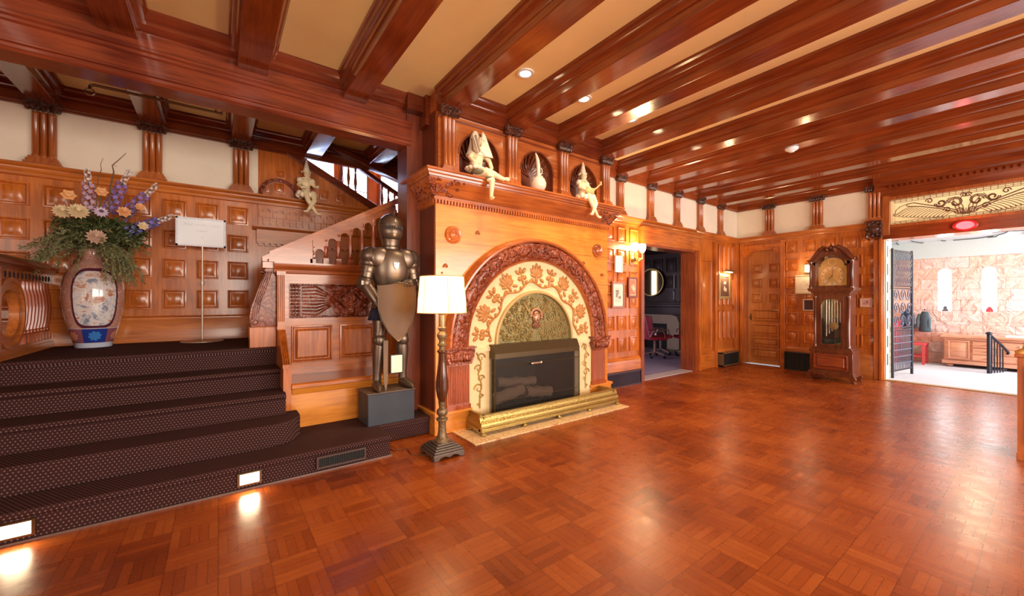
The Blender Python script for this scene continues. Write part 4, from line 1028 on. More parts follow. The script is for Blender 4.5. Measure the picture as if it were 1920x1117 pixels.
for sx in (-1, 1):
    hp = Vector((sx * .09, .01, .82)); kn = Vector((sx * .118, -.01, .50)); an = Vector((sx * .135, .02, .09))
    m = M(); m.tube([hp, hp + (kn - hp) * .4, hp + (kn - hp) * .8, kn], [.085, .082, .066, .06], 16); A('thigh_plate', m)
    m = M(); m.ball(kn + Vector((0, -.02, 0)), (.062, .06, .072), 14); m.ball(kn + Vector((sx * .05, .0, 0)), (.022, .05, .05), 10); m.tube([kn + Vector((0, 0, .06)), kn + Vector((0, 0, .075))], .066, 14); m.tube([kn + Vector((0, 0, -.07)), kn + Vector((0, 0, -.085))], .062, 14); A('knee_cop', m)
    m = M(); m.tube([kn, kn + (an - kn) * .25, kn + (an - kn) * .55, kn + (an - kn) * .85, an], [.055, .064, .054, .042, .046], 16); A('greave', m)
    m = M(); m.tube([(an.x, .045, .045), (an.x + sx * .005, -.01, .055), (an.x + sx * .02, -.08, .042), (an.x + sx * .032, -.15, .026), (an.x + sx * .036, -.18, .018)], [.042, .048, .042, .028, .012], 14)
    m.v = [(v[0], v[1], max(v[2], 0.0)) for v in m.v]; A('sabaton', m)
    for q in range(4): pass
SHIELDM = plain('shield_bronze_wood', (.125, .060, .024), .48, metal=.1, bscale=7)
t = thing('heater_shield', 'bronze-brown heater shield held point down in front of the suit of armour', 'shield', (PX + .035, 3.79, 1.525))
def shield_pts(w, h):
    L = [(-w, 0), (-w * .55, .012), (0, .03), (w * .55, .012), (w, 0)]
    R_ = [(w * (1 - .02), -h * .2), (w * .97, -h * .4), (w * .82, -h * .62), (w * .5, -h * .84), (0, -h)]
    return L + R_ + [(-x, z) for x, z in R_[:-1][::-1]]
def shield(m, w, h, y0, y1, curve=.9):
    P = shield_pts(w, h); n = len(P)
    C = [(x * s_, z * s_ + (1 - s_) * -h * .35) for s_ in (1, .75, .5, .25) for x, z in P] + [(0, -h * .35)]
    f_ = lambda x: -.0 + curve * x * x
    base = [(x, y0 + f_(x), z) for x, z in C]; back = [(x, y1 + f_(x), z) for x, z in C]
    N_ = len(C); fs = []
    for L in range(3):
        for q in range(n): fs.append((L * n + q, L * n + (q + 1) % n, (L + 1) * n + (q + 1) % n, (L + 1) * n + q))
    for q in range(n): fs.append((3 * n + q, 3 * n + (q + 1) % n, N_ - 1))
    fb = [tuple(N_ + i for i in f_) for f_ in fs]
    m.add(base + back, fs + fb + [(q, (q + 1) % n, N_ + (q + 1) % n, N_ + q) for q in range(n)])
m = M(); shield(m, .19, .545, -.02, -.008); m.v = [(v[0] - .01, v[1], v[2] + .02) for v in m.v]; obj('face', m, SHIELDM, t, world=False, angle=60)
m = M(); P = shield_pts(.19, .545); m.tube([(x - .01, -.022 + .9 * x * x, z + .02) for x, z in P], .007, 6, closed=True); obj('rim', m, STEELD, t, world=False)
t = thing('sword', 'narrow sword standing upright behind the shield, its tip on the pedestal', 'sword', (PX - .045, 3.93, .502))
m = M(); m.prism([(-.004, 0), (.004, 0), (.022, .10), (.024, .50), (-.024, .50), (-.022, .10)], 'y', -.005, .005); m.T = Matrix.Rotation(.0, 4, 'Y'); obj('blade', m, plain('sheath_leather', (.20, .12, .07), .5), t, world=False)
t = thing('label_card', 'small cream label card in dark frame at the shin of the suit of armour', 'card', (PX + .055, 3.895, .67))
m = M(); m.box(-.066, .066, 0, .012, -.002, .19); obj('card_frame', m, DARK, t, world=False)
m = M(); m.box(-.056, .056, -.003, .0, .008, .18); obj('card_face', m, plain('cream_card', (.93, .86, .70), .6), t, world=False)

# ================================================================== FLOOR LAMP
LX0, LY0 = 1.645, 3.30
t = thing('floor_lamp', 'lit floor lamp with drum shade and carved wooden column on a square foot', 'floor lamp', (LX0, LY0, 0))
WOODL = wood('lamp_wood', (.05, .014, .006), (.13, .04, .015), rough=.22)
m = M()
for s0, z0, z1 in ((.14, .055, .075), (.125, .075, .09), (.105, .09, .105), (.085, .105, .118)): m.box(-s0, s0, -s0, s0, z0, z1)
for a in range(4):
    rot = Matrix.Rotation(a * PI / 2, 4, 'Z'); m.T = rot
    m.prism([(-.15, .0), (-.105, .0), (-.09, .018), (-.05, .03), (-.02, .022), (0, .012), (.02, .022), (.05, .03), (.09, .018), (.105, 0), (.15, 0), (.145, .055), (-.145, .055)], 'y', -.15, -.135); m.T = None
b0 = obj('base', m, plain('antique_silver_base', (.16, .13, .11), .3, metal=.6), t, world=False, bevel=.004)
m = M(); m.lathe([(.07, .117), (.07, .135), (.055, .145), (.045, .16), (.038, .20), (.034, .27), (.038, .30), (.052, .31), (.052, .325), (.032, .335), (.032, .345), (.048, .365), (.052, .385), (.045, .405), (.028, .415), (.03, .44), (.036, .48)], seg=28, flute=9, fl=(.16, .3)); obj('lower_column', m, plain('bronzed_carving', (.22, .15, .08), .35, metal=.5, bump=.6, bscale=60), t, world=False)
m = M(); m.lathe([(.030, .478), (.048, .53), (.058, .60), (.058, .66), (.048, .74), (.038, .82), (.032, .90), (.034, .92), (.046, .93), (.046, .94), (.034, .95)], seg=40, flute=12, fl=(.50, .9)); obj('vase_turned_column', m, WOODL, t, world=False)
m = M(); m.lathe([(.034, .948), (.026, .96), (.028, .98), (.042, .99), (.044, 1.0), (.03, 1.01), (.026, 1.03), (.036, 1.05), (.046, 1.07), (.046, 1.09), (.034, 1.105), (.024, 1.12), (.036, 1.135), (.040, 1.15), (.030, 1.16), (.032, 1.25), (.030, 1.27), (.044, 1.28), (.044, 1.295), (.02, 1.30), (.012, 1.31), (.012, 1.36)], seg=24); obj('upper_column', m, plain('bronzed_turning', (.30, .21, .11), .35, metal=.5), t, world=False)
def shade_mat():
    m_, nt, b_ = nodes('lamp_shade_fabric'); nt.nodes.remove(b_); k_ = nt.links.new
    tr = N(nt, 'ShaderNodeBsdfTranslucent'); tr.inputs[0].default_value = (1, .86, .60, 1); df = N(nt, 'ShaderNodeBsdfDiffuse'); df.inputs[0].default_value = (.9, .78, .55, 1)
    mx = N(nt, 'ShaderNodeMixShader'); mx.inputs[0].default_value = .4; k_(tr.outputs[0], mx.inputs[1]); k_(df.outputs[0], mx.inputs[2]); 
    e = N(nt, 'ShaderNodeEmission'); e.inputs[0].default_value = (1, .74, .40, 1); e.inputs[1].default_value = 1.3
    ad = N(nt, 'ShaderNodeAddShader'); k_(mx.outputs[0], ad.inputs[0]); k_(e.outputs[0], ad.inputs[1]); k_(ad.outputs[0], nt.nodes['Material Output'].inputs[0]); return m_
SHADE = shade_mat()
m = M(); n = 40
m.add([(r * math.cos(2 * PI * q / n), r * math.sin(2 * PI * q / n), z) for r, z in ((.222, 1.285), (.216, 1.40), (.205, 1.52), (.198, 1.618)) for q in range(n)], [(i * n + q, i * n + (q + 1) % n, (i + 1) * n + (q + 1) % n, (i + 1) * n + q) for i in range(3) for q in range(n)])
o = obj('lamp_shade', m, SHADE, t, world=False); o.modifiers.new('solid', 'SOLIDIFY').thickness = .003
m = M()
for r, z in ((.224, 1.287), (.200, 1.616)): m.tube([(r * math.cos(2 * PI * q / 40), r * math.sin(2 * PI * q / 40), z) for q in range(40)], .004, 6, closed=True)
for q in range(6):
    a = q * PI / 3 + .3; m.tube([(.223 * math.cos(a), .223 * math.sin(a), 1.288), (.208 * math.cos(a), .208 * math.sin(a), 1.52), (.200 * math.cos(a), .200 * math.sin(a), 1.616)], .0022, 5)
    m.tube([(0, 0, 1.60), (.2 * math.cos(a), .2 * math.sin(a), 1.614)], .002, 5)
obj('shade_ribs', m, plain('shade_trim', (.72, .48, .22), .6), t, world=False)
m = M(); m.lathe([(.012, 1.34), (.02, 1.36), (.02, 1.40), (.03, 1.42), (.035, 1.45), (.03, 1.48), (.012, 1.50)], seg=14); obj('bulb', m, emis('lamp_bulb', (1, .8, .5), 12), t, world=False)
m = M(); m.tube([(0, 0, 1.5), (0, 0, 1.645)], .004, 6); m.ball((0, 0, 1.65), .012, 8); obj('finial', m, BRONZE, t, world=False)
point('floor_lamp_light', (LX0, LY0, 1.46), 38, (1, .72, .38), .05)
m = M(); m.tube([(LX0 - .14, LY0 + .05, .006), (LX0 - .24, LY0 + .14, .006), (LX0 - .22, LY0 + .28, .006), (LX0 - .34, LY0 + .33, .006), (LX0 - .36, LY0 + .52, .006)], .004, 6); tag(obj('lamp_cord', m, plain('brown_cord', (.12, .04, .02), .5)), 'thin brown cord running from the floor lamp foot to the carpeted step', 'cord')

# ================================================================== VASE AND FLOWERS
VX, VY, VZ = -1.04, 5.90, 5 * H
def vase_mat():
    m_, nt, b = nodes('painted_porcelain'); k_ = nt.links.new
    tc = N(nt, 'ShaderNodeTexCoord'); sp = N(nt, 'ShaderNodeSeparateXYZ'); k_(tc.outputs['Object'], sp.inputs[0])
    at = N(nt, 'ShaderNodeMath', operation='ARCTAN2'); k_(sp.outputs[1], at.inputs[0]); k_(sp.outputs[0], at.inputs[1])
    def mth(op, a, b_=None, c_=None):
        n_ = N(nt, 'ShaderNodeMath', operation=op)
        for i, x in enumerate((a, b_, c_)):
            if x is None: continue
            if isinstance(x, (int, float)): n_.inputs[i].default_value = x
            else: k_(x, n_.inputs[i])
        return n_.outputs[0]
    # three cartouches round the belly, one towards the hall (-80 degrees)
    ang = mth('ADD', at.outputs[0], 1.35 + 2 * PI); fr = mth('FRACT', mth('ADD', mth('DIVIDE', ang, 2 * PI / 3), .5)); u = mth('MULTIPLY', mth('SUBTRACT', fr, .5), 2 * PI / 3 * .24)
    v = mth('SUBTRACT', sp.outputs[2], .50)
    du = mth('POWER', mth('ABSOLUTE', mth('DIVIDE', u, .185)), 4); dv = mth('POWER', mth('ABSOLUTE', mth('DIVIDE', v, .295)), 4)
    e = mth('ADD', du, dv)
    inside = mth('LESS_THAN', e, .75); outline = mth('LESS_THAN', e, 1.15)
    nz = N(nt, 'ShaderNodeTexNoise', i_Scale=9.0, i_Detail=9.0, i_Roughness=.72, i_Distortion=.6); k_(tc.outputs['Object'], nz.inputs['Vector'])
    scene = ramp(nt, [(.38, (.22, .27, .38)), (.45, (.68, .66, .68)), (.51, (.80, .76, .74)), (.57, (.55, .28, .19)), (.66, (.42, .14, .08))]); k_(nz.outputs[0], scene.inputs[0])
    vo = N(nt, 'ShaderNodeTexVoronoi', i_Scale=34.0); k_(tc.outputs['Object'], vo.inputs['Vector'])
    ground = ramp(nt, [(.10, (.16, .05, .08)), (.30, (.62, .38, .30)), (.55, (.48, .20, .14)), (.8, (.60, .42, .36))]); k_(vo.outputs['Distance'], ground.inputs[0])
    def mixc(f_, a, b_):
        n_ = N(nt, 'ShaderNodeMix', data_type='RGBA'); k_(f_, n_.inputs[0])
        for i, x in ((6, a), (7, b_)):
            if isinstance(x, tuple): n_.inputs[i].default_value = c4(x)
            else: k_(x, n_.inputs[i])
        return n_.outputs[2]
    col = mixc(outline, ground.outputs[0], (.10, .025, .05)); col = mixc(inside, col, scene.outputs[0])
    band = mth('MULTIPLY', mth('LESS_THAN', sp.outputs[2], .195), mth('GREATER_THAN', sp.outputs[2], .05))
    fr6 = mth('FRACT', mth('ADD', mth('DIVIDE', ang, 2 * PI / 6), .5)); u6 = mth('MULTIPLY', mth('SUBTRACT', fr6, .5), .175)
    rd = mth('SQRT', mth('ADD', mth('MULTIPLY', u6, u6), mth('POWER', mth('SUBTRACT', sp.outputs[2], .12), 2)))
    pet = mth('ADD', rd, mth('MULTIPLY', mth('SINE', mth('MULTIPLY', mth('ARCTAN2', u6, mth('SUBTRACT', sp.outputs[2], .12)), 8)), .006))
    fl = mth('LESS_THAN', pet, .045); par = mth('LESS_THAN', mth('FRACT', mth('MULTIPLY', mth('FLOOR', mth('ADD', mth('DIVIDE', ang, 2 * PI / 6), .5)), .5)), .25)
    flc = mixc(par, (.62, .24, .16), (.05, .22, .62)); bgc = mixc(par, (.26, .09, .12), (.02, .045, .28))
    bc = mixc(fl, bgc, flc); col = mixc(band, col, bc)
    edge = mth('LESS_THAN', mth('ABSOLUTE', mth('SUBTRACT', mth('ABSOLUTE', mth('SUBTRACT', sp.outputs[2], .122)), .075)), .004); col = mixc(edge, col, (.55, .5, .55))
    foot = mth('LESS_THAN', sp.outputs[2], .045); col = mixc(foot, col, (.55, .62, .78))
    k_(col, b.inputs['Base Color']); b.inputs['Roughness'].default_value = .12; b.inputs['Coat Weight'].default_value = .6
    return m_
t = thing('porcelain_vase', 'large painted porcelain vase with terracotta and blue patterns on the landing', 'vase', (VX, VY, VZ))
m = M(); m.lathe([(.135, 0), (.14, .015), (.14, .04), (.15, .06), (.175, .15), (.200, .25), (.222, .40), (.232, .52), (.230, .62), (.215, .71), (.185, .79), (.140, .85), (.10, .885), (.082, .91), (.078, .96), (.088, 1.02), (.12, 1.06), (.145, 1.075), (.14, 1.08), (.07, 1.03)], seg=56)
obj('vase_body', m, vase_mat(), t, world=False, angle=70)
FT = Vector((VX, VY - .02, VZ + 1.02))
GREEN = plain('dark_green_leaves', (.075, .095, .03), .5, bscale=8); GREEN2 = plain('grey_green_leaves', (.22, .22, .10), .6, bscale=8)
ru = random.Random(11)
def leafcloud(name, n, cx, rad, mat_, lab, drop=0):
    m = M()
    for q in range(n):
        a = ru.uniform(0, 2 * PI); rr = ru.random() ** .5; e_ = ru.uniform(-1, 1)
        c = Vector((cx[0] + rad[0] * rr * math.cos(a), cx[1] + rad[1] * rr * math.sin(a) * .8, cx[2] + rad[2] * e_ * (1 - .5 * rr)))
        d = Vector((ru.uniform(-1, 1), ru.uniform(-1, 1), ru.uniform(-1, .6))).normalized(); l = ru.uniform(.03, .075); s_ = d.cross(Vector((ru.uniform(-1, 1), ru.uniform(-1, 1), ru.uniform(-1, 1)))).normalized() * l * .18
        nrm = d.cross(s_).normalized() * l * .08
        m.add([c, c + d * l * .5 + s_ + nrm, c + d * l, c + d * l * .5 - s_ + nrm], [(0, 1, 2, 3)])
    o = obj(name, m, mat_); return tag(o, lab, 'foliage', kind='stuff')
leafcloud('foliage', 2600, (VX + .07, VY - .07, VZ + 1.18), (.34, .19, .20), GREEN, 'dense dark green foliage filling the centre of the bouquet in the vase')
m = M()
def spray(m, p0, dr, n=24, sag=.25, L=.4):
    p = Vector(p0); d = Vector(dr).normalized(); pts = [p.copy()]
    for q in range(n):
        p = p + d * L / n; d = (d + Vector((ru.uniform(-.12, .12), ru.uniform(-.12, .12), -sag / n * 3))).normalized(); pts.append(p.copy())
        for _ in range(3):
            dd = (d + Vector((ru.uniform(-1, 1), ru.uniform(-1, 1), ru.uniform(-1, 1)))).normalized(); l = ru.uniform(.02, .045); s_ = dd.cross(Vector((ru.uniform(-1, 1), .3, ru.uniform(-1, 1)))).normalized() * l * .2
            m.add([p, p + dd * l * .5 + s_, p + dd * l, p + dd * l * .5 - s_], [(0, 1, 2, 3)])
    m.tube(pts, .0022, 4)
for q in range(70):
    a = ru.uniform(0, 2 * PI); out = Vector((math.cos(a), math.sin(a) * .55 - .25, ru.uniform(-.35, .5)))
    spray(m, FT + Vector((.06 * math.cos(a), .04 * math.sin(a) - .03, ru.uniform(-.0, .12))), out, L=ru.uniform(.25, .46), sag=ru.uniform(.2, .6), n=18)
for q in range(34): spray(m, FT + Vector((.10, -.12, .04)), (ru.uniform(.1, 1), -.5, -.1), L=ru.uniform(.3, .56), sag=.9, n=20)
for q in range(8): spray(m, FT + Vector((-.12, -.1, .02)), (ru.uniform(-1, -.5), -.5, -.05), L=ru.uniform(.35, .5), sag=.7, n=20)
m.v = [(max(v[0], -1.9), min(v[1], 6.12), max(v[2], VZ + .62)) for v in m.v]
tag(obj('trailing_greenery', m, GREEN2), 'loose grey-green fern sprays trailing from the bouquet over the vase shoulder', 'foliage', kind='stuff')
PURP = [plain('delphinium_purple', (.28, .17, .48), .6), plain('delphinium_blue', (.16, .16, .50), .6), plain('delphinium_lilac', (.55, .36, .50), .6), plain('delphinium_white', (.72, .66, .68), .6)]
STEM = plain('flower_stem', (.06, .12, .04), .6)
def at(px, py, Y):
    u = (px - 960) / 745; dx = .5946 + .804 * u; dy = .804 - .5946 * u; d = Y / dy
    return (dx * d, Y, 1.4 + d * (563 - py) / 745)
def spike(name, tp, mats, lab, r=.055):
    p0 = FT + Vector((0, -.03, .05)); tip = Vector(at(*tp)); d = (tip - p0).normalized()
    t_ = thing(name, lab, 'flower', p0, group='flower spikes in the vase')
    m = M(); m.tube([p0, (p0 + tip) / 2 + Vector((0, 0, .015)), tip], [.005, .004, .002], 6); obj('stem', m, STEM, t_)
    for part, mt, a0, a1, rr in (('florets', mats[0], .42, .82, 1.0), ('tip_florets', mats[1], .80, 1.0, .55)):
        m = M()
        nn = int(40 * (a1 - a0) / .4)
        for q in range(nn):
            s_ = a0 + (a1 - a0) * q / nn; c = p0 + (tip - p0) * s_; rad = r * rr * (1.25 - s_ * .7)
            u = d.cross(Vector((0, 1, .2))).normalized(); v = d.cross(u); a = q * 2.4
            o_ = (u * math.cos(a) + v * math.sin(a)); cc = c + o_ * rad
            for z_ in range(5):
                b_ = z_ * 1.257; w2 = (o_.cross(d)).normalized(); pd = (w2 * math.cos(b_) + d * math.sin(b_)) * .022 * rr + o_ * .006
                sd = o_.cross(pd).normalized() * .011
                m.add([cc, cc + pd * .6 + sd, cc + pd * 1.15, cc + pd * .6 - sd], [(0, 1, 2, 3)])
        obj(part, m, mt, t_)
spike('delphinium', (163, 316, 5.75), (PURP[2], PURP[3]), 'pink and lilac flower spike, leftmost upright one in the vase')
spike('delphinium', (243, 318, 5.78), (PURP[0], PURP[3]), 'purple flower spike beside the tall dry twig in the vase')
spike('delphinium', (296, 345, 5.72), (PURP[0], PURP[3]), 'violet flower spike leaning up to the right from the vase')
spike('delphinium', (324, 405, 5.68), (PURP[1], PURP[3]), 'blue flower spike pointing at the white notice board')
def bloom(name, c, r, mat_, lab, layers=4, flat=.6, n=9, cat='flower', heart=None, grp=None):
    c = Vector(c); t_ = thing(name, lab, cat, c, group=grp)
    nrm = (Vector((.25, -.9, .3))).normalized(); u = nrm.cross(Vector((0, 0, 1))).normalized(); v = u.cross(nrm)
    m = M()
    for L_ in range(layers):
        rr = r * (1 - L_ * .8 / layers); up = nrm * r * flat * (L_ / layers)
        for q in range(n):
            a = 2 * PI * (q + .5 * L_) / n; dd = u * math.cos(a) + v * math.sin(a); ss = (u * -math.sin(a) + v * math.cos(a)) * rr * 2.4 / n
            m.add([c + up * .6, c + up + dd * rr * .6 + ss + nrm * rr * .1, c + up + dd * rr + nrm * rr * .22, c + up + dd * rr * .6 - ss + nrm * rr * .1], [(0, 1, 2, 3)])
    m.ball(c + nrm * r * .05, (r * .5, r * .5, r * .5), 8)
    obj('petals', m, mat_, t_)
    if heart is not None: obj('flower_centre', M().ball(c + nrm * r * .45, r * .28, 8), heart, t_)
    m = M().tube([c - nrm * r * .2, (c + FT) / 2 + Vector((0, .02, 0)), FT], .004, 5); obj('stem', m, STEM, t_)
CREAM = plain('cream_petals', (.74, .58, .34), .6); PEACH = plain('peach_petals', (.80, .42, .18), .6); LIL = plain('lilac_petals', (.62, .50, .64), .6)
def at(px, py, Y):
    u = (px - 960) / 745; dx = .5946 + .804 * u; dy = .804 - .5946 * u; d = Y / dy
    return (dx * d, Y, 1.4 + d * (563 - py) / 745)
bloom('cream_chrysanthemum', at(116, 397, 5.66), .075, CREAM, 'cream shaggy bloom at the left edge of the bouquet', 6, .8, 14)
bloom('cream_chrysanthemum', at(146, 397, 5.62), .085, CREAM, 'larger cream shaggy bloom just left of the bouquet centre', 6, .8, 14)
bloom('aster', at(189, 398, 5.60), .06, LIL, 'lilac bloom with dark heart at the bouquet centre', 3, .4, 12, heart=plain('aster_heart', (.10, .06, .12), .7))
bloom('peach_rose', at(232, 398, 5.60), .062, PEACH, 'round peach rose right of the bouquet centre', 5, .9, 7)
bloom('peach_lily', at(128, 366, 5.68), .06, PEACH, 'peach lily sticking up at the upper left of the bouquet', 2, .8, 6)
bloom('peach_lily', at(190, 360, 5.68), .055, PEACH, 'peach lily at the foot of the pink flower spike', 2, .8, 6)
bloom('peach_rose', at(262, 388, 5.66), .045, PEACH, 'small peach rose above the blue flower spike', 4, .8, 7)
bloom('peach_rose', at(268, 424, 5.64), .05, CREAM, 'pale rose under the blue flower spike at the bouquet right', 4, .8, 7)
bloom('pale_hydrangea', at(180, 445, 5.60), .085, plain('faded_pink_petals', (.55, .36, .26), .7), 'faded pink bloom hanging over the vase neck', 5, .8, 12)
for pts, r, lab in (([(203, 400), (207, 350), (213, 322), (210, 310), (222, 300), (236, 287)], .009, 'tall curling dry twig rising highest out of the bouquet'), ([(180, 390), (184, 330), (190, 318), (188, 308), (193, 296)], .005, 'short thin dry twig left of the tall curling one')):
    m = M(); P_ = [Vector(at(x, y, 5.72)) for x, y in pts]; m.tube(P_, [r * (1 - q / (len(P_) + 1)) for q in range(len(P_))], 6)
    if r > .006: m.tube([P_[3], P_[3] + Vector((.035, 0, .0))], .002, 5)
    m.tube([P_[0], FT], r, 5)
    tag(obj('dry_twig', m, plain('twig_bark', (.16, .09, .05), .8)), lab, 'twig')

# ================================================================== NOTICE STAND
t = thing('notice_stand', 'white framed notice board on a slim pole stand on the landing', 'sign', (-.15, 5.92, VZ))
m = M(); m.lathe([(.205, 0), (.205, .006), (.10, .014), (.015, .02), (.012, .03)], seg=36); obj('stand_base', m, plain('brushed_beige_metal', (.48, .38, .28), .4, metal=.5), t, world=False)
POLE = plain('pale_pole', (.70, .60, .52), .35, metal=.4)
m = M(); m.lathe([(.009, .02), (.009, 1.12), ], seg=12); m.lathe([(.017, .66), (.02, .67), (.02, .70), (.017, .71)], seg=12); m.lathe([(.006, .7), (.006, 1.15)], seg=10); obj('pole', m, POLE, t, world=False)
m = M(); bx, bw, z0, z1 = -.01, .232, 1.11, 1.44
m.box(bx - bw, bx + bw, -.012, .0, z0, z1); bd = obj('notice_board', m, WHITE, t, world=False)
m = M()
for a in (0, 1):
    m.box(bx - bw, bx + bw, -.022, -.012, (z0, z1 - .02)[a], (z0 + .02, z1)[a]); m.box((bx - bw, bx + bw - .02)[a], (bx - bw + .02, bx + bw)[a], -.022, -.012, z0, z1)
obj('board_frame', m, plain('silvery_frame', (.74, .76, .82), .3), bd, world=False)
m = M()
def script(x0, x1, z, h, seed):
    rs = random.Random(seed); x = x0; pts = []
    while x < x1:
        pts.append((x, -.0135, z + rs.choice((-.25, 0, .55, .9, .1)) * h * rs.uniform(.5, 1))); x += h * .28
    m.tube(pts, .0010, 4)
for (a, b_, z, h, sd) in ((-.17, -.075, 1.355, .022, 1), (-.06, .05, 1.355, .022, 2), (.062, .078, 1.355, .02, 3), (.092, .165, 1.355, .022, 4), (-.06, -.035, 1.285, .02, 5), (-.028, .05, 1.285, .016, 6), (-.012, .012, 1.21, .02, 7)):
    script(a, b_, z, h, sd)
obj('faint_script', m, plain('pale_grey_ink', (.42, .44, .50), .7), bd, world=False)

# ================================================================== FIGURINES
CER = plain('cream_glazed_figure', (.86, .70, .44), .4, bump=.1, bscale=50); CERG = plain('olive_figure_cloth', (.22, .20, .12), .6); CERT = plain('ochre_figure_cloth', (.66, .42, .16), .5)
CERW = plain('ivory_figure_cloth', (.90, .80, .60), .5)
def rem(n_, m_, mt, t_, v=.006): return obj(n_, m_, mt, t_, world=False, remesh=v)
def face(t_, c, r, yaw=0):
    Rm = Matrix.Rotation(yaw, 3, 'Z')
    m = M(); c = Vector(c)
    for sx in (-1, 1): m.ball(c + Rm @ Vector((sx * r * .36, -r * .88, r * .1)), r * .12, 6)
    m.ball(c + Rm @ Vector((0, -r * .82, -r * .48)), (r * .26, r * .12, r * .06), 6)
    obj('face_features', m, plain('painted_features', (.30, .12, .08), .6), t_, world=False)
def fig_cape(loc):
    t = thing('seated_pierrot_figure', 'cream figurine in large pointed cape, legs crossed, sitting left on the mantel', 'figurine', loc)
    m = M()
    m.tube([(0, .04, .06), (0, .03, .16), (.01, .01, .26), (.015, -.01, .33)], [.075, .072, .07, .03], 14)
    m.ball((.03, -.035, .40), (.047, .052, .058), 14); m.ball((.032, -.088, .395), (.010, .012, .014), 6)
    m.tube([(-.05, -.0, .29), (-.115, -.04, .20), (-.09, -.10, .13), (-.03, -.12, .14)], [.032, .028, .024, .018], 10)
    m.tube([(.07, .0, .29), (.145, -.02, .22), (.16, -.05, .13), (.11, -.09, .09)], [.03, .026, .022, .018], 10)
    for q in range(4): m.tube([(.10 - .012 * q, -.095, .09), (.088 - .012 * q, -.12, .085)], [.008, .006], 6)
    m.tube([(-.04, 0, .055), (.05, -.11, .06), (.12, -.15, .03), (.21, -.165, .0), (.25, -.17, -.005)], [.05, .045, .038, .026, .022], 12)
    m.ball((.285, -.175, .0), (.04, .022, .025), 10)
    m.tube([(.04, .0, .05), (.075, -.13, .02), (.08, -.175, -.05), (.072, -.18, -.15), (.062, -.185, -.235)], [.05, .044, .036, .026, .02], 12)
    m.ball((.055, -.215, -.25), (.022, .045, .018), 10)
    rem('figure_body', m, CER, t)
    m = M()      # tall pointed hood and lapels
    m.lathe([(.115, .24), (.09, .30), (.07, .38), (.06, .45), (.038, .50), (.02, .525)], (-.015, .015, 0), 16, sy=.8)
    m.prism([(-.10, .44), (-.05, .47), (.0, .30), (-.02, .24)], 'y', -.075, -.055); m.prism([(.02, .50), (.06, .46), (.14, .28), (.16, .235), (.06, .235), (-.0, .28)], 'y', -.085, -.06)
    rem('pointed_cape', m, CERW, t)
    m = M(); m.prism([(-.085, .43), (-.06, .45), (-.005, .28), (-.02, .26)], 'y', -.082, -.074); m.prism([(-.11, .40), (-.095, .28), (-.05, .24), (-.03, .25)], 'y', -.08, -.05); obj('cape_lining', m, plain('taupe_lining', (.30, .20, .12), .6), t, world=False)
    m = M()
    for q in range(12): a = q * PI / 6; m.ball((-.04 + .085 * math.cos(a), -.02 + .08 * math.sin(a), .09), (.035, .03, .02), 8)
    obj('waist_ruffle', m, CERW, t, world=False); obj('knee_ruffle', M().ball((.07, -.165, -.045), (.05, .045, .022), 10), CERW, t, world=False); obj('cuff_ruffle', M().ball((-.07, -.09, .13), (.05, .03, .03), 8), CERW, t, world=False)
    m = M(); m.ball((-.0, -.05, .055), (.10, .08, .035), 12); m.ball((.075, -.155, -.018), (.055, .045, .018), 10); obj('olive_sash', m, CERG, t, world=False)
    face(t, (.03, -.035, .40), .05, .1)
    return t
def fig_lute(loc, label, name='seated_lute_player_figure', s_=1.0, lute=True):
    t = thing(name, label, 'figurine', loc)
    m = M()
    m.tube([(0, .04, .05), (0, .03, .14), (.0, .02, .22), (.0, .01, .275)], [.062, .052, .06, .024], 14)
    m.ball((.01, -.0, .325), (.042, .046, .052), 14); m.ball((.012, -.048, .32), (.009, .01, .012), 6)
    m.tube([(-.055, .01, .24), (-.10, -.03, .16), (-.07, -.09, .12), (-.0, -.11, .125)], [.034, .026, .02, .016], 10)
    m.tube([(.055, .01, .24), (.10, -.03, .17), (.13, -.08, .15), (.13, -.10, .17)], [.034, .025, .02, .015], 10)
    m.tube([(-.035, .0, .04), (-.02, -.12, .04), (.0, -.15, -.06), (.06, -.16, -.16), (.10, -.165, -.22)], [.045, .04, .032, .024, .018], 12)
    m.tube([(.035, .0, .04), (.07, -.12, .04), (.075, -.155, -.06), (.02, -.175, -.15), (-.01, -.175, -.20)], [.045, .04, .032, .024, .018], 12)
    m.ball((.125, -.175, -.235), (.04, .022, .018), 8); m.ball((-.035, -.185, -.215), (.035, .024, .018), 8)
    rem('figure_body', m, CER, t)
    m = M(); m.lathe([(.048, .355), (.04, .39), (.028, .44), (.014, .50), (.004, .53)], (.005, .01, 0), 14)
    for q in range(6): a = q; m.ball((.05 * math.cos(a), .01 + .05 * math.sin(a), .36), .014, 6)
    for z in (.42, .47): m.ball((.0, -.025 + (z - .42) * .2, z), .010, 6)
    obj('pointed_hat', m, CERW, t, world=False)
    m = M()
    for q in range(14): a = q * PI / 7; m.ball((.10 * math.cos(a), -.03 + .09 * math.sin(a), .045 - .02 * (q % 2)), (.038, .034, .04), 8)
    obj('ruffled_skirt', m, CERW, t, world=False); m = M()
    for q in range(10): a = q * PI / 5; m.ball((.045 * math.cos(a), .01 + .04 * math.sin(a), .27), (.02, .02, .012), 6)
    obj('collar_ruffle', m, CERW, t, world=False)
    for sx in (-1, 1): obj('puffed_sleeve', M().ball((sx * .075, .01, .235), (.042, .04, .045), 10), CERW, t, world=False)
    if lute:
        m = M(); m.ball((.0, -.12, .10), (.085, .03, .045), 12); m.tube([(.05, -.125, .12), (.13, -.125, .17), (.21, -.12, .235)], [.012, .010, .010], 8); m.box(.20, .225, -.13, -.11, .22, .27)
        obj('lute', m, CERT, t, world=False)
    face(t, (.01, -.0, .325), .045)
    return t
fig_cape((2.30, 3.76, 2.745))
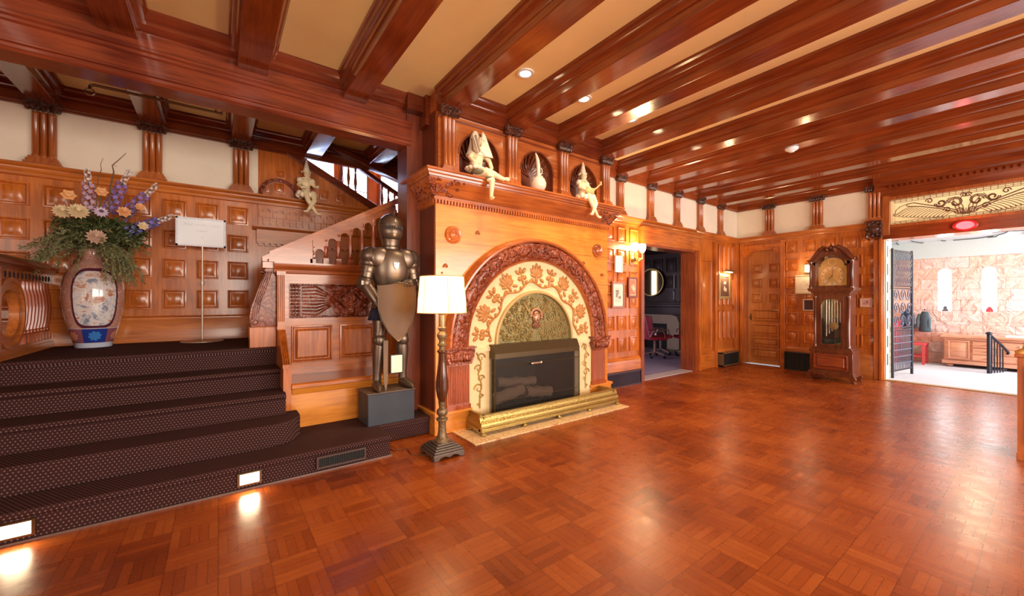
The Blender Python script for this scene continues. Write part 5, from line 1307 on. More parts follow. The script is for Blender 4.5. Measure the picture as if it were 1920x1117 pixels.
fig_lute((3.97, 3.75, 2.745), 'cream figurine in pointed hat playing a lute, sitting right on the mantel')
fig_lute((.97, YL - .12, 2.80), 'small pale harlequin figurine sitting on the wall ledge above the stairs', 'seated_harlequin_figure', lute=False)
t = thing('stoneware_jug', 'round white jug holding a curved dry pod, middle of the mantel', 'jug', (3.15, 3.72, 2.73))
m = M(); m.lathe([(.05, 0), (.07, .01), (.095, .06), (.098, .10), (.08, .15), (.05, .175), (.028, .185), (.026, .21), (.032, .22)], seg=24); m.tube([(.03, 0, .21), (.06, 0, .24), (.06, 0, .27), (.045, 0, .30)], .007, 6); m.tube([(.03, 0, .20), (.065, 0, .20), (.07, 0, .16)], .008, 6); obj('jug_body', m, plain('mottled_white_glaze', (.82, .66, .52), .3, bscale=25), t, world=False)
t = thing('dry_pod', 'tall curved cream dry pod standing in the white jug on the mantel', 'dried plant', (3.15, 3.72, 2.93))
m = M(); m.tube([(0, 0, 0), (.0, 0, .10), (-.01, 0, .18), (-.03, 0, .24), (-.045, 0, .265)], [.022, .026, .024, .014, .006], 10); obj('pod', m, CERW, t, world=False)
# ================================================================== LONGCASE CLOCK
t = thing('longcase_clock', 'tall dark longcase clock with brass dial and glazed door against the back wall', 'clock', (8.54, 2.265, 0), -PI / 2)
O = lambda n_, m_, mt, **q: obj(n_, m_, mt, t, world=False, **q)
m = M(); m.box(-.30, .30, .02, .46, .155, .50); 
for a, b_, z in ((.33, -.02, .115), (.32, -.01, .14), (.31, 0, .155)): m.box(-a, a, b_, .47, z - .02, z + .01)
for a, b_, z in ((.31, .01, .50), (.295, .03, .525), (.28, .05, .55)): m.box(-a, a, b_, .46, z - .005, z + .03)
O('base', m, CLOCKW, bevel=.004)
m = M(); m.panel(lambda u, z, d: (u, .02 - d, z), -.24, .24, .20, .46, 1.2); O('base_panel', m, wood('burr_panel', (.12, .02, .008), (.32, .07, .02), rough=.2, grain='x'))
for sx in (-1, 1):
    for yy in (.03, .42):
        m = M(); m.prism([(sx * .25, .10), (sx * .34, .10), (sx * .345, .06), (sx * .325, .03), (sx * .35, 0), (sx * .28, 0), (sx * .285, .04)], 'y', yy - .05, yy + .03); O('foot', m, CLOCKW)
m = M(); m.box(-.25, -.17, .06, .44, .58, 1.50); m.box(.17, .25, .06, .44, .58, 1.50); m.box(-.17, .17, .30, .44, .58, 1.50); m.box(-.17, .17, .06, .30, 1.44, 1.50); m.box(-.17, .17, .06, .30, .58, .62)
O('trunk', m, CLOCKW)
for sx in (-1, 1):
    m = M(); m.lathe([(.03, .58), (.03, .62), (.02, .64), (.022, 1.40), (.03, 1.42), (.03, 1.47)], (sx * .235, .07, 0), 14, flute=10, fl=(.65, 1.39)); O('trunk_column', m, CLOCKW)
m = M(); m.box(-.17, -.14, .045, .07, .60, 1.46); m.box(.14, .17, .045, .07, .60, 1.46); m.box(-.14, .14, .045, .07, .60, .64)
m.prism([(.14, 1.46)] + [(.14 * math.cos(PI * q / 14), 1.33 + .10 * math.sin(PI * q / 14)) for q in range(15)] + [(-.14, 1.46)], 'y', .045, .07); O('glazed_door', m, CLOCKW)
def glassmat(name, mixf=.12, rough=.02):
    m_, nt, b_ = nodes(name); nt.nodes.remove(b_); k_ = nt.links.new
    g = N(nt, 'ShaderNodeBsdfGlossy'); g.inputs['Roughness'].default_value = rough; tr = N(nt, 'ShaderNodeBsdfTransparent'); mx = N(nt, 'ShaderNodeMixShader'); mx.inputs[0].default_value = mixf
    k_(tr.outputs[0], mx.inputs[1]); k_(g.outputs[0], mx.inputs[2]); k_(mx.outputs[0], nt.nodes['Material Output'].inputs[0]); return m_
GLASS = glassmat('clear_glass')
m = M(); m.box(-.14, .14, .062, .066, .62, 1.44); O('door_glass', m, GLASS)
CH = plain('chime_silver', (.75, .68, .55), .25, metal=.9)
for i in range(6):
    m = M(); m.lathe([(.013, 0), (.013, .66 - .05 * i), (.002, .67 - .05 * i)], (-.105 + .04 * i, .2, 1.42 - (.66 - .05 * i)), 12); O('chime_tube', m, CH)
m = M(); m.lathe([(.065, 0), (.065, .01), (.002, .016)], (.02, .14, .95), 24, ax='y'); m.box(.015, .025, .13, .135, .95, 1.42); O('pendulum', m, BRASS)
m = M(); m.box(-.13, .13, .1, .28, .625, .72); O('door_base_block', m, plain('dark_green_velvet', (.012, .02, .012), .8))
m = M()
for a, b_, z in ((.26, .05, 1.50), (.285, .02, 1.53), (.315, -.01, 1.56), (.325, -.02, 1.585)): m.box(-a, a, b_, .46, z, z + .03)
O('hood_cornice', m, CLOCKW, bevel=.003)
m = M(); m.box(-.29, -.225, .04, .44, 1.615, 2.10); m.box(.225, .29, .04, .44, 1.615, 2.10); m.box(-.225, .225, .30, .44, 1.615, 2.2); m.box(-.225, .225, .05, .3, 1.615, 1.66)
ar = [(.225 * math.cos(PI * q / 16), 2.0 + .185 * math.sin(PI * q / 16)) for q in range(17)]
m.prism([(.29, 2.10), (.225, 2.0)] + ar[1:-1] + [(-.225, 2.0), (-.29, 2.10), (-.2, 2.22), (0, 2.27), (.2, 2.22)], 'y', .04, .08)
O('hood', m, CLOCKW)
for sx in (-1, 1):
    m = M(); m.lathe([(.026, 1.615), (.026, 1.66), (.016, 1.68), (.019, 1.85), (.016, 2.02), (.026, 2.04), (.026, 2.09)], (sx * .29, .03, 0), 14); O('hood_column', m, CLOCKW)
m = M()
for sx in (-1, 1):
    pts = [(sx * .33, .02, 2.10), (sx * .28, .02, 2.12), (sx * .22, .02, 2.20), (sx * .16, .02, 2.29), (sx * .10, .02, 2.335), (sx * .055, .02, 2.32), (sx * .05, .02, 2.28)]
    m.tube(pts, [.022, .026, .03, .032, .03, .026, .02], 10); m.tube([(x, y + .2, z) for x, y, z in pts], [.022, .026, .03, .032, .03, .026, .02], 10)
    m.ball((sx * .05, .01, 2.285), (.03, .03, .03), 10); m.prism([(sx * .33, 2.10), (sx * .26, 2.12), (sx * .16, 2.27), (sx * .10, 2.32), (sx * .08, 2.20), (sx * .26, 2.06)], 'y', .03, .40)
m.lathe([(.03, 2.24), (.02, 2.27), (.035, 2.31), (.03, 2.34), (.012, 2.37), (.004, 2.40)], (0, .05, 0), 14)
O('pediment', m, CLOCKW)
DIAL = plain('gold_dial', (.62, .42, .13), .3, metal=.6, bump=.6, bscale=70)
m = M(); m.prism([(-.2, 1.66), (.2, 1.66), (.2, 2.0)] + [(.17 * math.cos(PI * q / 14), 2.0 + .15 * math.sin(PI * q / 14)) for q in range(15)] + [(-.2, 2.0)], 'y', .12, .14); dl = O('dial', m, DIAL)
m = M(); m.arc((0, 1.83), [(.115, .12), (.115, .113), (.165, .113), (.165, .12)], 0, 2 * PI, 36); m.arc((0, 2.07), [(.05, .12), (.05, .113), (.062, .113), (.062, .12)], 0, 2 * PI, 24); obj('chapter_ring', m, plain('silvered_ring', (.75, .62, .38), .3, metal=.6), dl, world=False)
m = M()
for q in range(12): a = q * PI / 6; c = (.14 * math.sin(a), .109, 1.83 + .14 * math.cos(a)); m.tube([(c[0] * .9, .11, 1.83 + (c[2] - 1.83) * .9), (c[0] * 1.08, .11, 1.83 + (c[2] - 1.83) * 1.08)], .005, 5)
obj('hour_marks', m, DARK, dl, world=False)
m = M(); m.tube([(0, .105, 1.83), (.015, .105, 1.94)], .004, 5); m.tube([(0, .105, 1.83), (-.05, .105, 1.77)], .005, 5); m.ball((0, .105, 1.83), .01, 8); obj('hands', m, DARK, dl, world=False)
m = M(); m.prism([(-.222, 1.64), (.222, 1.64), (.222, 2.0)] + ar[1:-1] + [(-.222, 2.0)], 'y', .055, .058); O('hood_glass', m, GLASS)

# ================================================================== PICTURES, SCONCES, GRILLES
def picture(name, lab, ax, p, u, z, w_, h, fcol, mat_c, img, cat='picture', fw=.025, group=None, mat_w=.06, metal=0):
    loc = (u, p, z) if ax == 'y' else (p, u, z)
    t = thing(name, lab, cat, loc, group=group)
    FR = plain(name + '_frame', fcol, .3, metal=metal); m = M(); d = .03
    for a0, a1, b0, b1 in ((-w_, w_, h - fw, h), (-w_, w_, -h, -h + fw), (-w_, -w_ + fw, -h + fw, h - fw), (w_ - fw, w_, -h + fw, h - fw)): slab(m, ax, p, u + a0, u + a1, z + b0, z + b1, .0, d)
    obj('picture_frame', m, FR, t, bevel=.003)
    m = M(); slab(m, ax, p, u - w_ + fw, u + w_ - fw, z - h + fw, z + h - fw, .0, d - .012); obj('mount', m, plain(name + '_mount', mat_c, .6), t)
    if img:
        m = M(); mw = mat_w; slab(m, ax, p, u - w_ + fw + mw, u + w_ - fw - mw, z - h + fw + mw * 1.2, z + h - fw - mw, d - .012, d - .010); pi = obj('print', m, plain(name + '_print', img[0], .6, bscale=18), t)
        m = M(); r2 = random.Random(len(lab))
        for q in range(5):
            uu = u + r2.uniform(-.3, .3) * w_; zz = z + r2.uniform(-.3, .3) * h; s1 = r2.uniform(.06, .2) * w_; s2 = r2.uniform(.06, .2) * h
            slab(m, ax, p, uu - s1, uu + s1, zz - s2, zz + s2, d - .010, d - .0095 + q * .0002)
        obj('drawn_shapes', m, plain(name + '_ink', img[1], .6), pi, world=False)
    return t
PW = YR - .018
picture('framed_print', 'small white print in thin white frame, left of the lit wall sconce', 'y', PW, 5.235, 1.99, .095, .135, (.75, .70, .66), (.86, .83, .78), ((.8, .76, .7), (.6, .52, .45)), fw=.012, mat_w=.03)
picture('framed_print', 'largest print in pinkish wood frame, under the small white one', 'y', PW, 5.22, 1.49, .155, .215, (.34, .12, .06), (.82, .76, .66), ((.66, .62, .54), (.25, .22, .2)), fw=.032, mat_w=.055)
picture('framed_print', 'dark red framed print below the sconce beside the doorway', 'y', PW, 5.60, 1.62, .12, .17, (.20, .035, .02), (.72, .44, .30), ((.55, .18, .10), (.75, .55, .4)), fw=.03, mat_w=.02)
t = thing('wall_sconce', 'brass wall sconce with glowing glass shades beside the side doorway', 'wall lamp', (5.62, YR - .02, 2.12))
m = M(); m.lathe([(.05, 0), (.05, .012), (.035, .02), (.02, .035), (.005, .04)], (5.62, PW, 2.10), 18, ax='y')
for sx in (-1, 1): m.tube([(5.62, PW - .03, 2.10), (5.62 + sx * .05, PW - .09, 2.06), (5.62 + sx * .10, PW - .12, 2.10), (5.62 + sx * .10, PW - .12, 2.20)], .010, 8)
for q in range(10): a = q * PI / 5; m.ball((5.62 + .09 * math.cos(a), PW - .10 + .03 * math.sin(a), 2.08), (.012, .012, .03), 6)
obj('bracket', m, BRASS, t)
for sx in (-1, 1):
    m = M(); m.lathe([(.02, 0), (.045, .03), (.06, .08), (.062, .11), (.055, .14), (.02, .15)], (5.62 + sx * .10, PW - .12, 2.20), 16); obj('glass_shade', m, LAMPGLOW, t)
point('sconce_light', (5.62, PW - .22, 2.3), 40, (1, .68, .34), .06)
# oil painting with picture light on the corner pier
picture('framed_painting', 'gilt framed dark flower painting under a brass picture light near the corner', 'y', YR - .018, 8.78, 1.70, .25, .27, (.55, .40, .18), (.09, .05, .03), ((.12, .05, .035), (.60, .42, .34)), fw=.06, mat_w=.01, metal=.5)
t = thing('picture_light', 'brass picture light glowing above the gilt framed painting', 'wall lamp', (8.78, YR - .02, 2.03))
m = M(); m.tube([(8.62, YR - .13, 2.03), (8.94, YR - .13, 2.03)], .022, 10); m.tube([(8.78, YR - .02, 1.99), (8.78, YR - .10, 2.05), (8.78, YR - .13, 2.03)], .008, 6); obj('light_hood', m, BRASS, t)
m = M(); m.box(8.64, 8.92, YR - .14, YR - .10, 1.998, 2.006); obj('lamp_strip', m, LAMPGLOW, t)
area('picture_lamp_light', (8.78, YR - .12, 1.99), (math.radians(25), 0, 0), .3, .04, 6, (1, .75, .42)); area('picture_lamp_uplight', (8.78, YR - .13, 2.06), (PI + .3, 0, 0), .3, .04, 3, (1, .75, .42))
# back wall
PB = XB - .018
picture('framed_certificate', 'pale certificate in cream frame on the back wall, partly behind the clock', 'x', PB, 2.86, 1.72, .20, .19, (.62, .50, .34), (.80, .66, .50), ((.76, .68, .56), (.66, .56, .44)), fw=.03, mat_w=.05)
picture('small_framed_plaque', 'small dark plaque in pale frame, below the certificate left of the clock', 'x', PB, 2.83, 1.31, .095, .115, (.62, .48, .36), (.06, .015, .015), None, fw=.02)
picture('small_framed_print', 'small pink print in gilt frame on the panel right of the clock', 'x', PB, 1.965, 1.36, .085, .085, (.50, .26, .14), (.75, .42, .34), ((.60, .30, .24), (.3, .12, .1)), fw=.015, mat_w=.015)
t = thing('small_wall_lamp', 'small square lit wall lamp above the certificate left of the clock', 'wall lamp', (XB - .02, 2.84, 2.04))
m = M(); m.box(XB - .03, XB, 2.76, 2.90, 1.94, 2.13); m.box(XB - .10, XB - .03, 2.77, 2.89, 1.94, 1.955); obj('lamp_back', m, BRONZE, t)
m = M(); m.box(XB - .10, XB - .035, 2.785, 2.875, 1.96, 2.10); obj('lamp_glass', m, emis('small_lamp_glow', (1, .72, .42), 9), t)
point('small_lamp_light', (XB - .2, 2.83, 2.03), 6, (1, .7, .38), .05)
def grille(lab, ax, p, u0, u1, z0, z1, dep, mat_=DARK, frame=None, n=18):
    c = ((u0 + u1) / 2, p, z0) if ax == 'y' else (p, (u0 + u1) / 2, z0)
    t = thing('heating_grille', lab, 'heating grille', c)
    m = M(); slab(m, ax, p, u0, u1, z0, z0 + .02, 0, dep); slab(m, ax, p, u0, u1, z1 - .02, z1, 0, dep + .01); slab(m, ax, p, u0, u0 + .02, z0, z1, 0, dep); slab(m, ax, p, u1 - .02, u1, z0, z1, 0, dep); obj('grille_frame', m, frame or BRONZE, t)
    m = M(); [slab(m, ax, p, u0 + .02 + q * (u1 - u0 - .04) / n, u0 + .02 + (q + .45) * (u1 - u0 - .04) / n, z0 + .02, z1 - .02, 0, dep - .015) for q in range(n)]; slab(m, ax, p, u0 + .02, u1 - .02, z0 + .02, z1 - .02, 0, dep - .03); obj('louvres', m, mat_, t)
grille('blue-grey heating grille low in the wall between fireplace and side doorway', 'y', YR - .04, 4.62, 5.78, .0, .24, .05, plain('blue_grey_grille', (.05, .035, .055), .4), plain('grille_wood_frame', (.05, .03, .04), .4), 40)
grille('brown metal heating grille box under the gilt framed painting', 'y', YR, 8.46, 9.2, .02, .30, .16, DARK, plain('brown_metal', (.13, .07, .035), .4), 26)
grille('black heating grille on the floor between the panelled door and the clock', 'x', XB, 2.64, 3.22, .0, .36, .14, DARK, DARK, 22)

# ================================================================== CEILING FITTINGS
for i, (x, y, lab) in enumerate(((2.41, 3.04, 'recessed ceiling lamp nearest the fireplace overmantel corner, largest in the row'), (3.23, 3.04, 'second recessed ceiling lamp of the row before the overmantel'), (4.06, 3.04, 'third recessed ceiling lamp in the row, half hidden by a beam'), (4.74, 3.05, 'recessed ceiling lamp at the far end of the row, nearest the side wall'))):
    t = thing('recessed_ceiling_lamp', lab, 'ceiling lamp', (x, y, ZC), group='recessed lamps in front of the chimney breast')
    m = M(); m.arc((0, 0), [(.055, 0), (.055, -.012), (.08, -.012), (.085, 0)], 0, 2 * PI, 28); m.v = [(v[0] + x, v[2] + y, ZC + v[1]) for v in m.v]; obj('lamp_rim', m, WHITE, t)
    m = M().lathe([(.056, -.008), (.056, -.002)], (x, y, ZC), 24); obj('lamp_lens', m, LAMPGLOW, t)
    sp = bpy.data.lights.new('recessed_lamp_light', 'SPOT'); sp.energy = 60; sp.color = (1, .74, .45); sp.spot_size = 2.0; sp.spot_blend = .6; sp.shadow_soft_size = .05
    o = bpy.data.objects.new('recessed_lamp_light', sp); COL.objects.link(o); o.location = (x, y, ZC - .03)
t = thing('smoke_detector', 'white domed smoke detector under a ceiling beam', 'smoke detector', (6.11, 2.03, 3.42))
obj('housing', M().lathe([(.075, 0), (.075, -.02), (.06, -.035), (.035, -.045), (.03, -.055), (.01, -.06)], (6.11, 2.03, 3.42), 24), WHITE, t); obj('sensor_ring', M().lathe([(.078, -.004), (.078, -.010)], (6.11, 2.03, 3.42), 24), plain('grey_ring', (.5, .5, .5), .5), t)
t = thing('sprinkler_pipe', 'thin brown pipe with looped end hanging under the alcove ceiling', 'pipe', (-.7, 5.0, 3.3))
PYY = 4.9
a_ = at(168, 160, PYY); c_ = at(290, 188, PYY)
m = M(); m.tube([(a_[0], PYY, a_[2]), (a_[0] + .03, PYY, a_[2] + .012), (c_[0], PYY, a_[2] + .012), (c_[0] + .5, PYY, a_[2] + .012), (c_[0] + .5, 4.56, a_[2] + .012)], .012, 8); m.tube([(c_[0], PYY, a_[2]), (c_[0], PYY, ZC + .01)], .006, 6); m.tube([(c_[0] + .45, PYY, a_[2]), (c_[0] + .45, PYY, ZC + .01)], .006, 6); obj('pipe_run', m, BRONZE, t)
m = M(); m.tube([(a_[0], PYY, a_[2]), (a_[0], PYY, a_[2] - .03)], .010, 8); m.tube([(a_[0] + .028 * math.cos(q * PI / 8), PYY, a_[2] - .055 + .028 * math.sin(q * PI / 8)) for q in range(16)], .006, 6, closed=True); obj('end_loop', m, BRONZE, t)
t = thing('red_warning_lamp', 'glowing red oval lamp on the beam under the leaded transom', 'lamp', (XB - .08, .78, 2.56))
m = M(); m.lathe([(.085, 0), (.085, .02), (.07, .03)], (0, 0, 0), 24, ax='x'); m.v = [(XB - .08 + v[0], .78 + v[1] * 1.6, 2.565 + v[2]) for v in m.v]; obj('lamp_housing', m, plain('red_plastic', (.45, .02, .02), .3), t)
m = M(); m.lathe([(.062, .0), (.062, .024), (.045, .036), (.01, .042)], (0, 0, 0), 24, ax='x'); m.v = [(XB - .085 + v[0], .78 + v[1] * 1.6, 2.565 + v[2]) for v in m.v]; obj('lamp_lens', m, emis('red_lamp_glow', (1, .14, .16), 2.6), t)
point('red_lamp_light', (XB - .3, .78, 2.56), 3, (1, .12, .12), .05)

# ================================================================== TRANSOM
t = thing('leaded_transom', 'wide leaded glass transom with feathered scroll pattern above the entrance opening', 'window panel', (XB + .02, .78, 2.711))
TG = plain('cream_glass', (.85, .74, .52), .2)
def tgm():
    m_, nt, b_ = nodes('translucent_cream_glass'); nt.nodes.remove(b_); k_ = nt.links.new
    tr = N(nt, 'ShaderNodeBsdfTranslucent'); tr.inputs[0].default_value = (1, .86, .62, 1); g = N(nt, 'ShaderNodeBsdfPrincipled'); g.inputs['Base Color'].default_value = (.8, .66, .44, 1); g.inputs['Roughness'].default_value = .25
    mx = N(nt, 'ShaderNodeMixShader'); mx.inputs[0].default_value = .35; k_(tr.outputs[0], mx.inputs[1]); k_(g.outputs[0], mx.inputs[2]); k_(mx.outputs[0], nt.nodes['Material Output'].inputs[0]); return m_
m = M().box(XB + .03, XB + .036, -.09, 1.65, 2.711, 3.135); obj('glass_pane', m, tgm(), t)
m = M(); TX = XB + .025; cy, z0 = .78, 2.711; hw, hh = .87, .424
def tl(pts, r=.0045): m.tube([(TX, cy + y, z0 + z) for y, z in pts], r * 1.35, 5)
for a, b_ in ((.0, .0), (.025, .025), (.055, .05)):
    tl([(-hw + a, b_), (hw - a, b_), (hw - a, hh - b_), (-hw + a, hh - b_), (-hw + a, b_)], .003)
for q in range(24):
    y = -hw + .055 + q * (2 * hw - .11) / 23
    tl([(y, 0), (y, .05)], .0025); tl([(y, hh - .05), (y, hh)], .0025)
for sx in (-1, 1):
    for q in range(15):      # feathers of the wing
        f_ = q / 14; a0 = (.13 + .50 * f_, .115 + .165 * f_); e0 = (min(.815, .24 + .64 * f_), .035 + .13 * f_ ** 1.6)
        tl([(sx * a0[0], a0[1]), (sx * (a0[0] * .55 + e0[0] * .45), a0[1] * .55 + e0[1] * .45 + .012), (sx * e0[0], e0[1])], .0033)
        tl([(sx * e0[0], e0[1]), (sx * (e0[0] + .018), e0[1] + .002), (sx * (e0[0] + .022), e0[1] + .016), (sx * (e0[0] + .006), e0[1] + .03)], .003)
    tl([(sx * .66, .33), (sx * .75, .30), (sx * .80, .25), (sx * .815, .18)], .004)
    tl([(sx * .08, .12), (sx * .25, .20), (sx * .42, .27), (sx * .58, .335), (sx * .66, .33), (sx * .67, .30), (sx * .63, .285)], .006)
    tl([(sx * .10, .10), (sx * .30, .19), (sx * .50, .26), (sx * .63, .285)], .006)
    for (yy, zz, r_, d_) in ((.11, .25, .10, 1), (.11, .25, .075, 1), (.27, .27, .075, -1), (.27, .27, .055, -1), (.40, .33, .045, 1), (.07, .12, .06, -1), (.20, .15, .045, 1), (.02, .35, .04, 1)):
        tl([(sx * (yy + r_ * (1 - q / 20) * math.cos(d_ * q * .5)), zz + r_ * (1 - q / 20) * math.sin(d_ * q * .5)) for q in range(16)], .006)
    for r_ in (.02, .05, .08): tl([(sx * (.0 + r_), .06), (sx * (r_ * 1.6), .16 + r_), (sx * (.02 + r_ * 2.4), .25 + r_ * .6), (sx * r_ * 2.2, .34)], .0045)
for q in range(-5, 6): a = q * .27; tl([(.015 * math.sin(a), .055), (.10 * math.sin(a), .055 + .09 * math.cos(a))], .004)
obj('leading', m, plain('lead_cames', (.16, .085, .04), .5, metal=.4), t)

# ================================================================== RIGHT-HAND PEDESTAL
t = thing('wooden_lectern_post', 'plain orange wood pedestal cropped by the right edge of the picture', 'pedestal', (5.85, -.02, 0))
m = M(); m.box(5.68, 6.05, -.34, .170, .06, .90); m.box(5.66, 6.07, -.36, .175, 0, .06); m.panel(lambda u, z, d: (5.68 - d, u, z), -.30, .12, .14, .82); obj('post_body', m, OAK, t)
m = M(); m.box(5.65, 6.08, -.37, .185, .90, .93); obj('post_top', m, OAK, t, bevel=.005)
t = thing('folded_gold_cloth', 'crumpled golden cloth ornament lying on top of the wooden pedestal at the right edge', 'cloth', (5.8, .05, .93))
m = M(); r2 = random.Random(4)
for q in range(16): m.ball((5.76 + r2.uniform(-.06, .10), .02 + r2.uniform(-.2, .10), .955 + r2.uniform(0, .06)), (r2.uniform(.03, .06), r2.uniform(.03, .06), .03), 8)
m.tube([(5.72, .10, .96), (5.70, .155, .93), (5.70, .175, .91), (5.70, .16, .89)], [.03, .025, .018, .008], 8)
m.tube([(5.74, .08, .97), (5.73, .16, .95), (5.72, .19, .94)], [.03, .02, .008], 8)
obj('draped_cloth', m, plain('golden_cloth', (.70, .40, .12), .5), t, remesh=.008)

# ================================================================== ENTRANCE HALL
EW = wood('pale_bench_wood', (.42, .17, .09), (.68, .34, .20), grain='y')
t = thing('long_low_chest', 'long low wooden chest with drawers under the arched windows', 'chest', (12.7, .2, 0))
CF = 12.45; y0, y1 = -1.6, 1.34
m = M(); m.box(CF + .03, 12.97, y0, y1, .14, .62); obj('carcass', m, EW, t)
m = M(); m.box(CF - .04, 12.975, y0 - .05, y1 + .05, .62, .67); m.box(CF - .01, 12.97, y0 - .02, y1 + .02, .58, .62); obj('chest_top', m, EW, t, bevel=.008)
m = M(); m.box(CF - .03, 12.975, y0 - .03, y1 + .03, .07, .14); obj('plinth', m, EW, t, bevel=.008)
for y in (y1 - .08, .0, y0 + .08): m = M(); m.ball((CF + .06, y, .038), (.06, .06, .037), 10); obj('foot', m, EW, t)
m = M(); m.box(CF, CF + .03, y1 - .36, y1 - .02, .16, .57); m.panel(lambda u, z, d: (CF - d, u, z), y1 - .36, y1 - .06, .18, .56); obj('end_panel', m, EW, t)
for c in range(3):
    for r_ in range(3):
        a0 = y1 - .40 - c * .86; m = M(); m.box(CF + .005, CF + .03, a0 - .80, a0, .165 + r_ * .135, .285 + r_ * .135); dr = obj('drawer', m, EW, t)
        m = M(); m.ball((CF - .01, a0 - .2, .225 + r_ * .135), .018, 8); m.ball((CF - .01, a0 - .6, .225 + r_ * .135), .018, 8); obj('drawer_knob', m, EW, dr, world=False)
m = M(); m.box(12.55, 12.85, -.2, .52, .67, .695); tag(obj('white_papers', m, WHITE), 'flat white papers lying on the top of the long chest', 'papers')
m = M(); m.lathe([(.04, 0), (.045, .02), (.02, .05), (.035, .08), (.01, .11)], (13.04, 1.40, .86), 12); tag(obj('small_grey_ornament', m, plain('dark_ornament', (.08, .09, .12), .5)), 'small dark round ornament on the sill of the left arched window', 'ornament')
m.v = []; m = M(); m.lathe([(.05, 0), (.05, .02), (.03, .06), (.035, .09), (.01, .12)], (13.2, 1.40, 1.16), 12); tag(obj('window_ornament', m, plain('dark_window_ornament', (.10, .12, .16), .5)), 'small dark figure standing in the left arched window', 'ornament')
m = M(); m.lathe([(.05, 0), (.055, .02), (.04, .07), (.02, .10), (.01, .11)], (13.2, .76, 1.16), 12); tag(obj('window_ornament', m, plain('red_ornament', (.7, .05, .08), .5)), 'small red ornament standing in the right arched window', 'ornament')
bpy.data.objects.remove(bpy.data.objects['small_grey_ornament'])
# red side chair
RED = plain('red_paint', (.55, .05, .06), .4); 
t = thing('red_side_chair', 'bright red wooden side chair against the stone wall left of the chest', 'chair', (12.55, 1.85, 0))
m = M(); m.box(12.3, 12.78, 1.60, 2.10, .42, .46); obj('seat', m, RED, t, bevel=.008)
for x in (12.33, 12.75):
    for y in (1.63, 2.07): m = M(); m.box(x - .02, x + .02, y - .02, y + .02, 0, .42); obj('leg', m, RED, t)
m = M(); m.box(12.3, 12.78, 2.06, 2.10, .46, .95); obj('backrest', m, RED, t)
m = M(); m.box(12.34, 12.36, 1.65, 2.05, .16, .19); m.box(12.72, 12.74, 1.65, 2.05, .16, .19); obj('stretcher', m, RED, t)
# coats on hooks
for i, (yy, zt, col, lab) in enumerate(((1.96, 1.20, (.02, .05, .09), 'dark blue jacket hanging on the stone wall, nearest the gate'), (1.70, 1.15, (.035, .06, .07), 'dark grey-blue coat hanging right of the blue jacket'))):
    t = thing('hanging_coat', lab, 'coat', (12.98, yy, zt - .5), group='coats by the iron gate')
    xx = 12.98
    m = M(); m.lathe([(.05, zt), (.07, zt - .04), (.09, zt - .12), (.085, zt - .25), (.11, zt - .44), (.09, zt - .46)], (xx - .10, yy - .02, 0), 16, sx=.7, sy=.95, flute=7, fl=(zt - .6, zt - .05)); obj('coat_body', m, plain('coat_cloth_%d' % i, col, .8, bscale=9), t)
    for s_ in (-1, 1): m = M(); m.tube([(xx - .1, yy + s_ * .06, zt - .06), (xx - .12, yy + s_ * .09, zt - .2), (xx - .13, yy + s_ * .09, zt - .36)], [.032, .032, .028], 10); obj('sleeve', m, plain('coat_sleeve_%d' % i, [c * 1.6 for c in col], .8), t)
    m = M(); m.tube([(13.1, yy, zt + .03), (13.02, yy, zt + .03), (13.0, yy, zt + .05)], .008, 6); obj('hook', m, IRON, t)
# iron hand rail
t = thing('iron_handrail', 'short black iron handrail with sloping top in the middle of the entrance', 'railing', (11.86, .69, 0))
m = M(); m.tube([(11.86, .69, 0), (11.86, .69, .76)], .028, 10); m.ball((11.86, .69, .77), (.05, .05, .03), 10); obj('newel_post', m, IRON, t)
m = M(); m.tube([(11.86, .69, .76), (12.25, .55, .52), (12.45, .48, .38), (12.44, .485, .34)], .022, 8); obj('rail', m, IRON, t)
m = M()
for q in range(5): f_ = (q + 1) / 6; m.tube([(11.86 + .5 * f_, .69 - .18 * f_, .0), (11.86 + .5 * f_, .69 - .18 * f_, .74 - .34 * f_)], .010, 6)
for q in range(4): spz = .15 + q * .13; m.tube([(11.9 + .05 * q + .05 * math.cos(a), .66 - .03 * q, spz + .05 * math.sin(a)) for a in [PI * j / 4 for j in range(8)]], .008, 5, closed=True)
m.tube([(11.86, .69, .05), (12.40, .50, .05)], .010, 6); obj('scroll_infill', m, IRON, t)
# iron gate leaf folded open
t = thing('iron_gate', 'tall black wrought iron gate leaf standing open at the left of the entrance', 'gate', (9.78, 1.66, 0))
G0 = Vector((9.78, 1.685, 0)); GD = Vector((.86, -.125, 0)).normalized(); GL = .86
G = lambda s_, z: tuple(G0 + GD * s_ + Vector((0, 0, z)))
m = M()
for s_ in (0, GL): m.tube([G(s_, .001), G(s_, 2.34)], .022, 8)
for z in (.12, .86, 0.9, 1.62, 1.66, 2.31): m.tube([G(0, z), G(GL, z)], .014, 6)
obj('gate_frame', m, IRON, t)
m = M()
for q in range(1, 12):
    s_ = GL * q / 12; m.tube([G(s_, .12), G(s_, .86)], .008, 5)
for r_ in range(1, 6): m.tube([G(0, .12 + .74 * r_ / 6), G(GL, .12 + .74 * r_ / 6)], .010, 5)
obj('lattice_panel', m, plain('grey_iron', (.10, .11, .16), .45, metal=.3), t)
m = M()
for r_ in range(3):
    for c in range(3):
        cx_, cz_ = GL * (c + .5) / 3, .90 + .72 * (r_ + .5) / 3
        for d_ in (-1, 1): m.tube([G(cx_ + d_ * .02 + d_ * .12 * (1 - q / 16) * math.cos(q * .5), cz_ + .115 * (1 - q / 16) * math.sin(q * .5 + (0 if d_ > 0 else PI))) for q in range(15)], .009, 5)
obj('scroll_panel', m, plain('grey_iron_scroll', (.09, .10, .15), .45, metal=.3), t)
m = M()
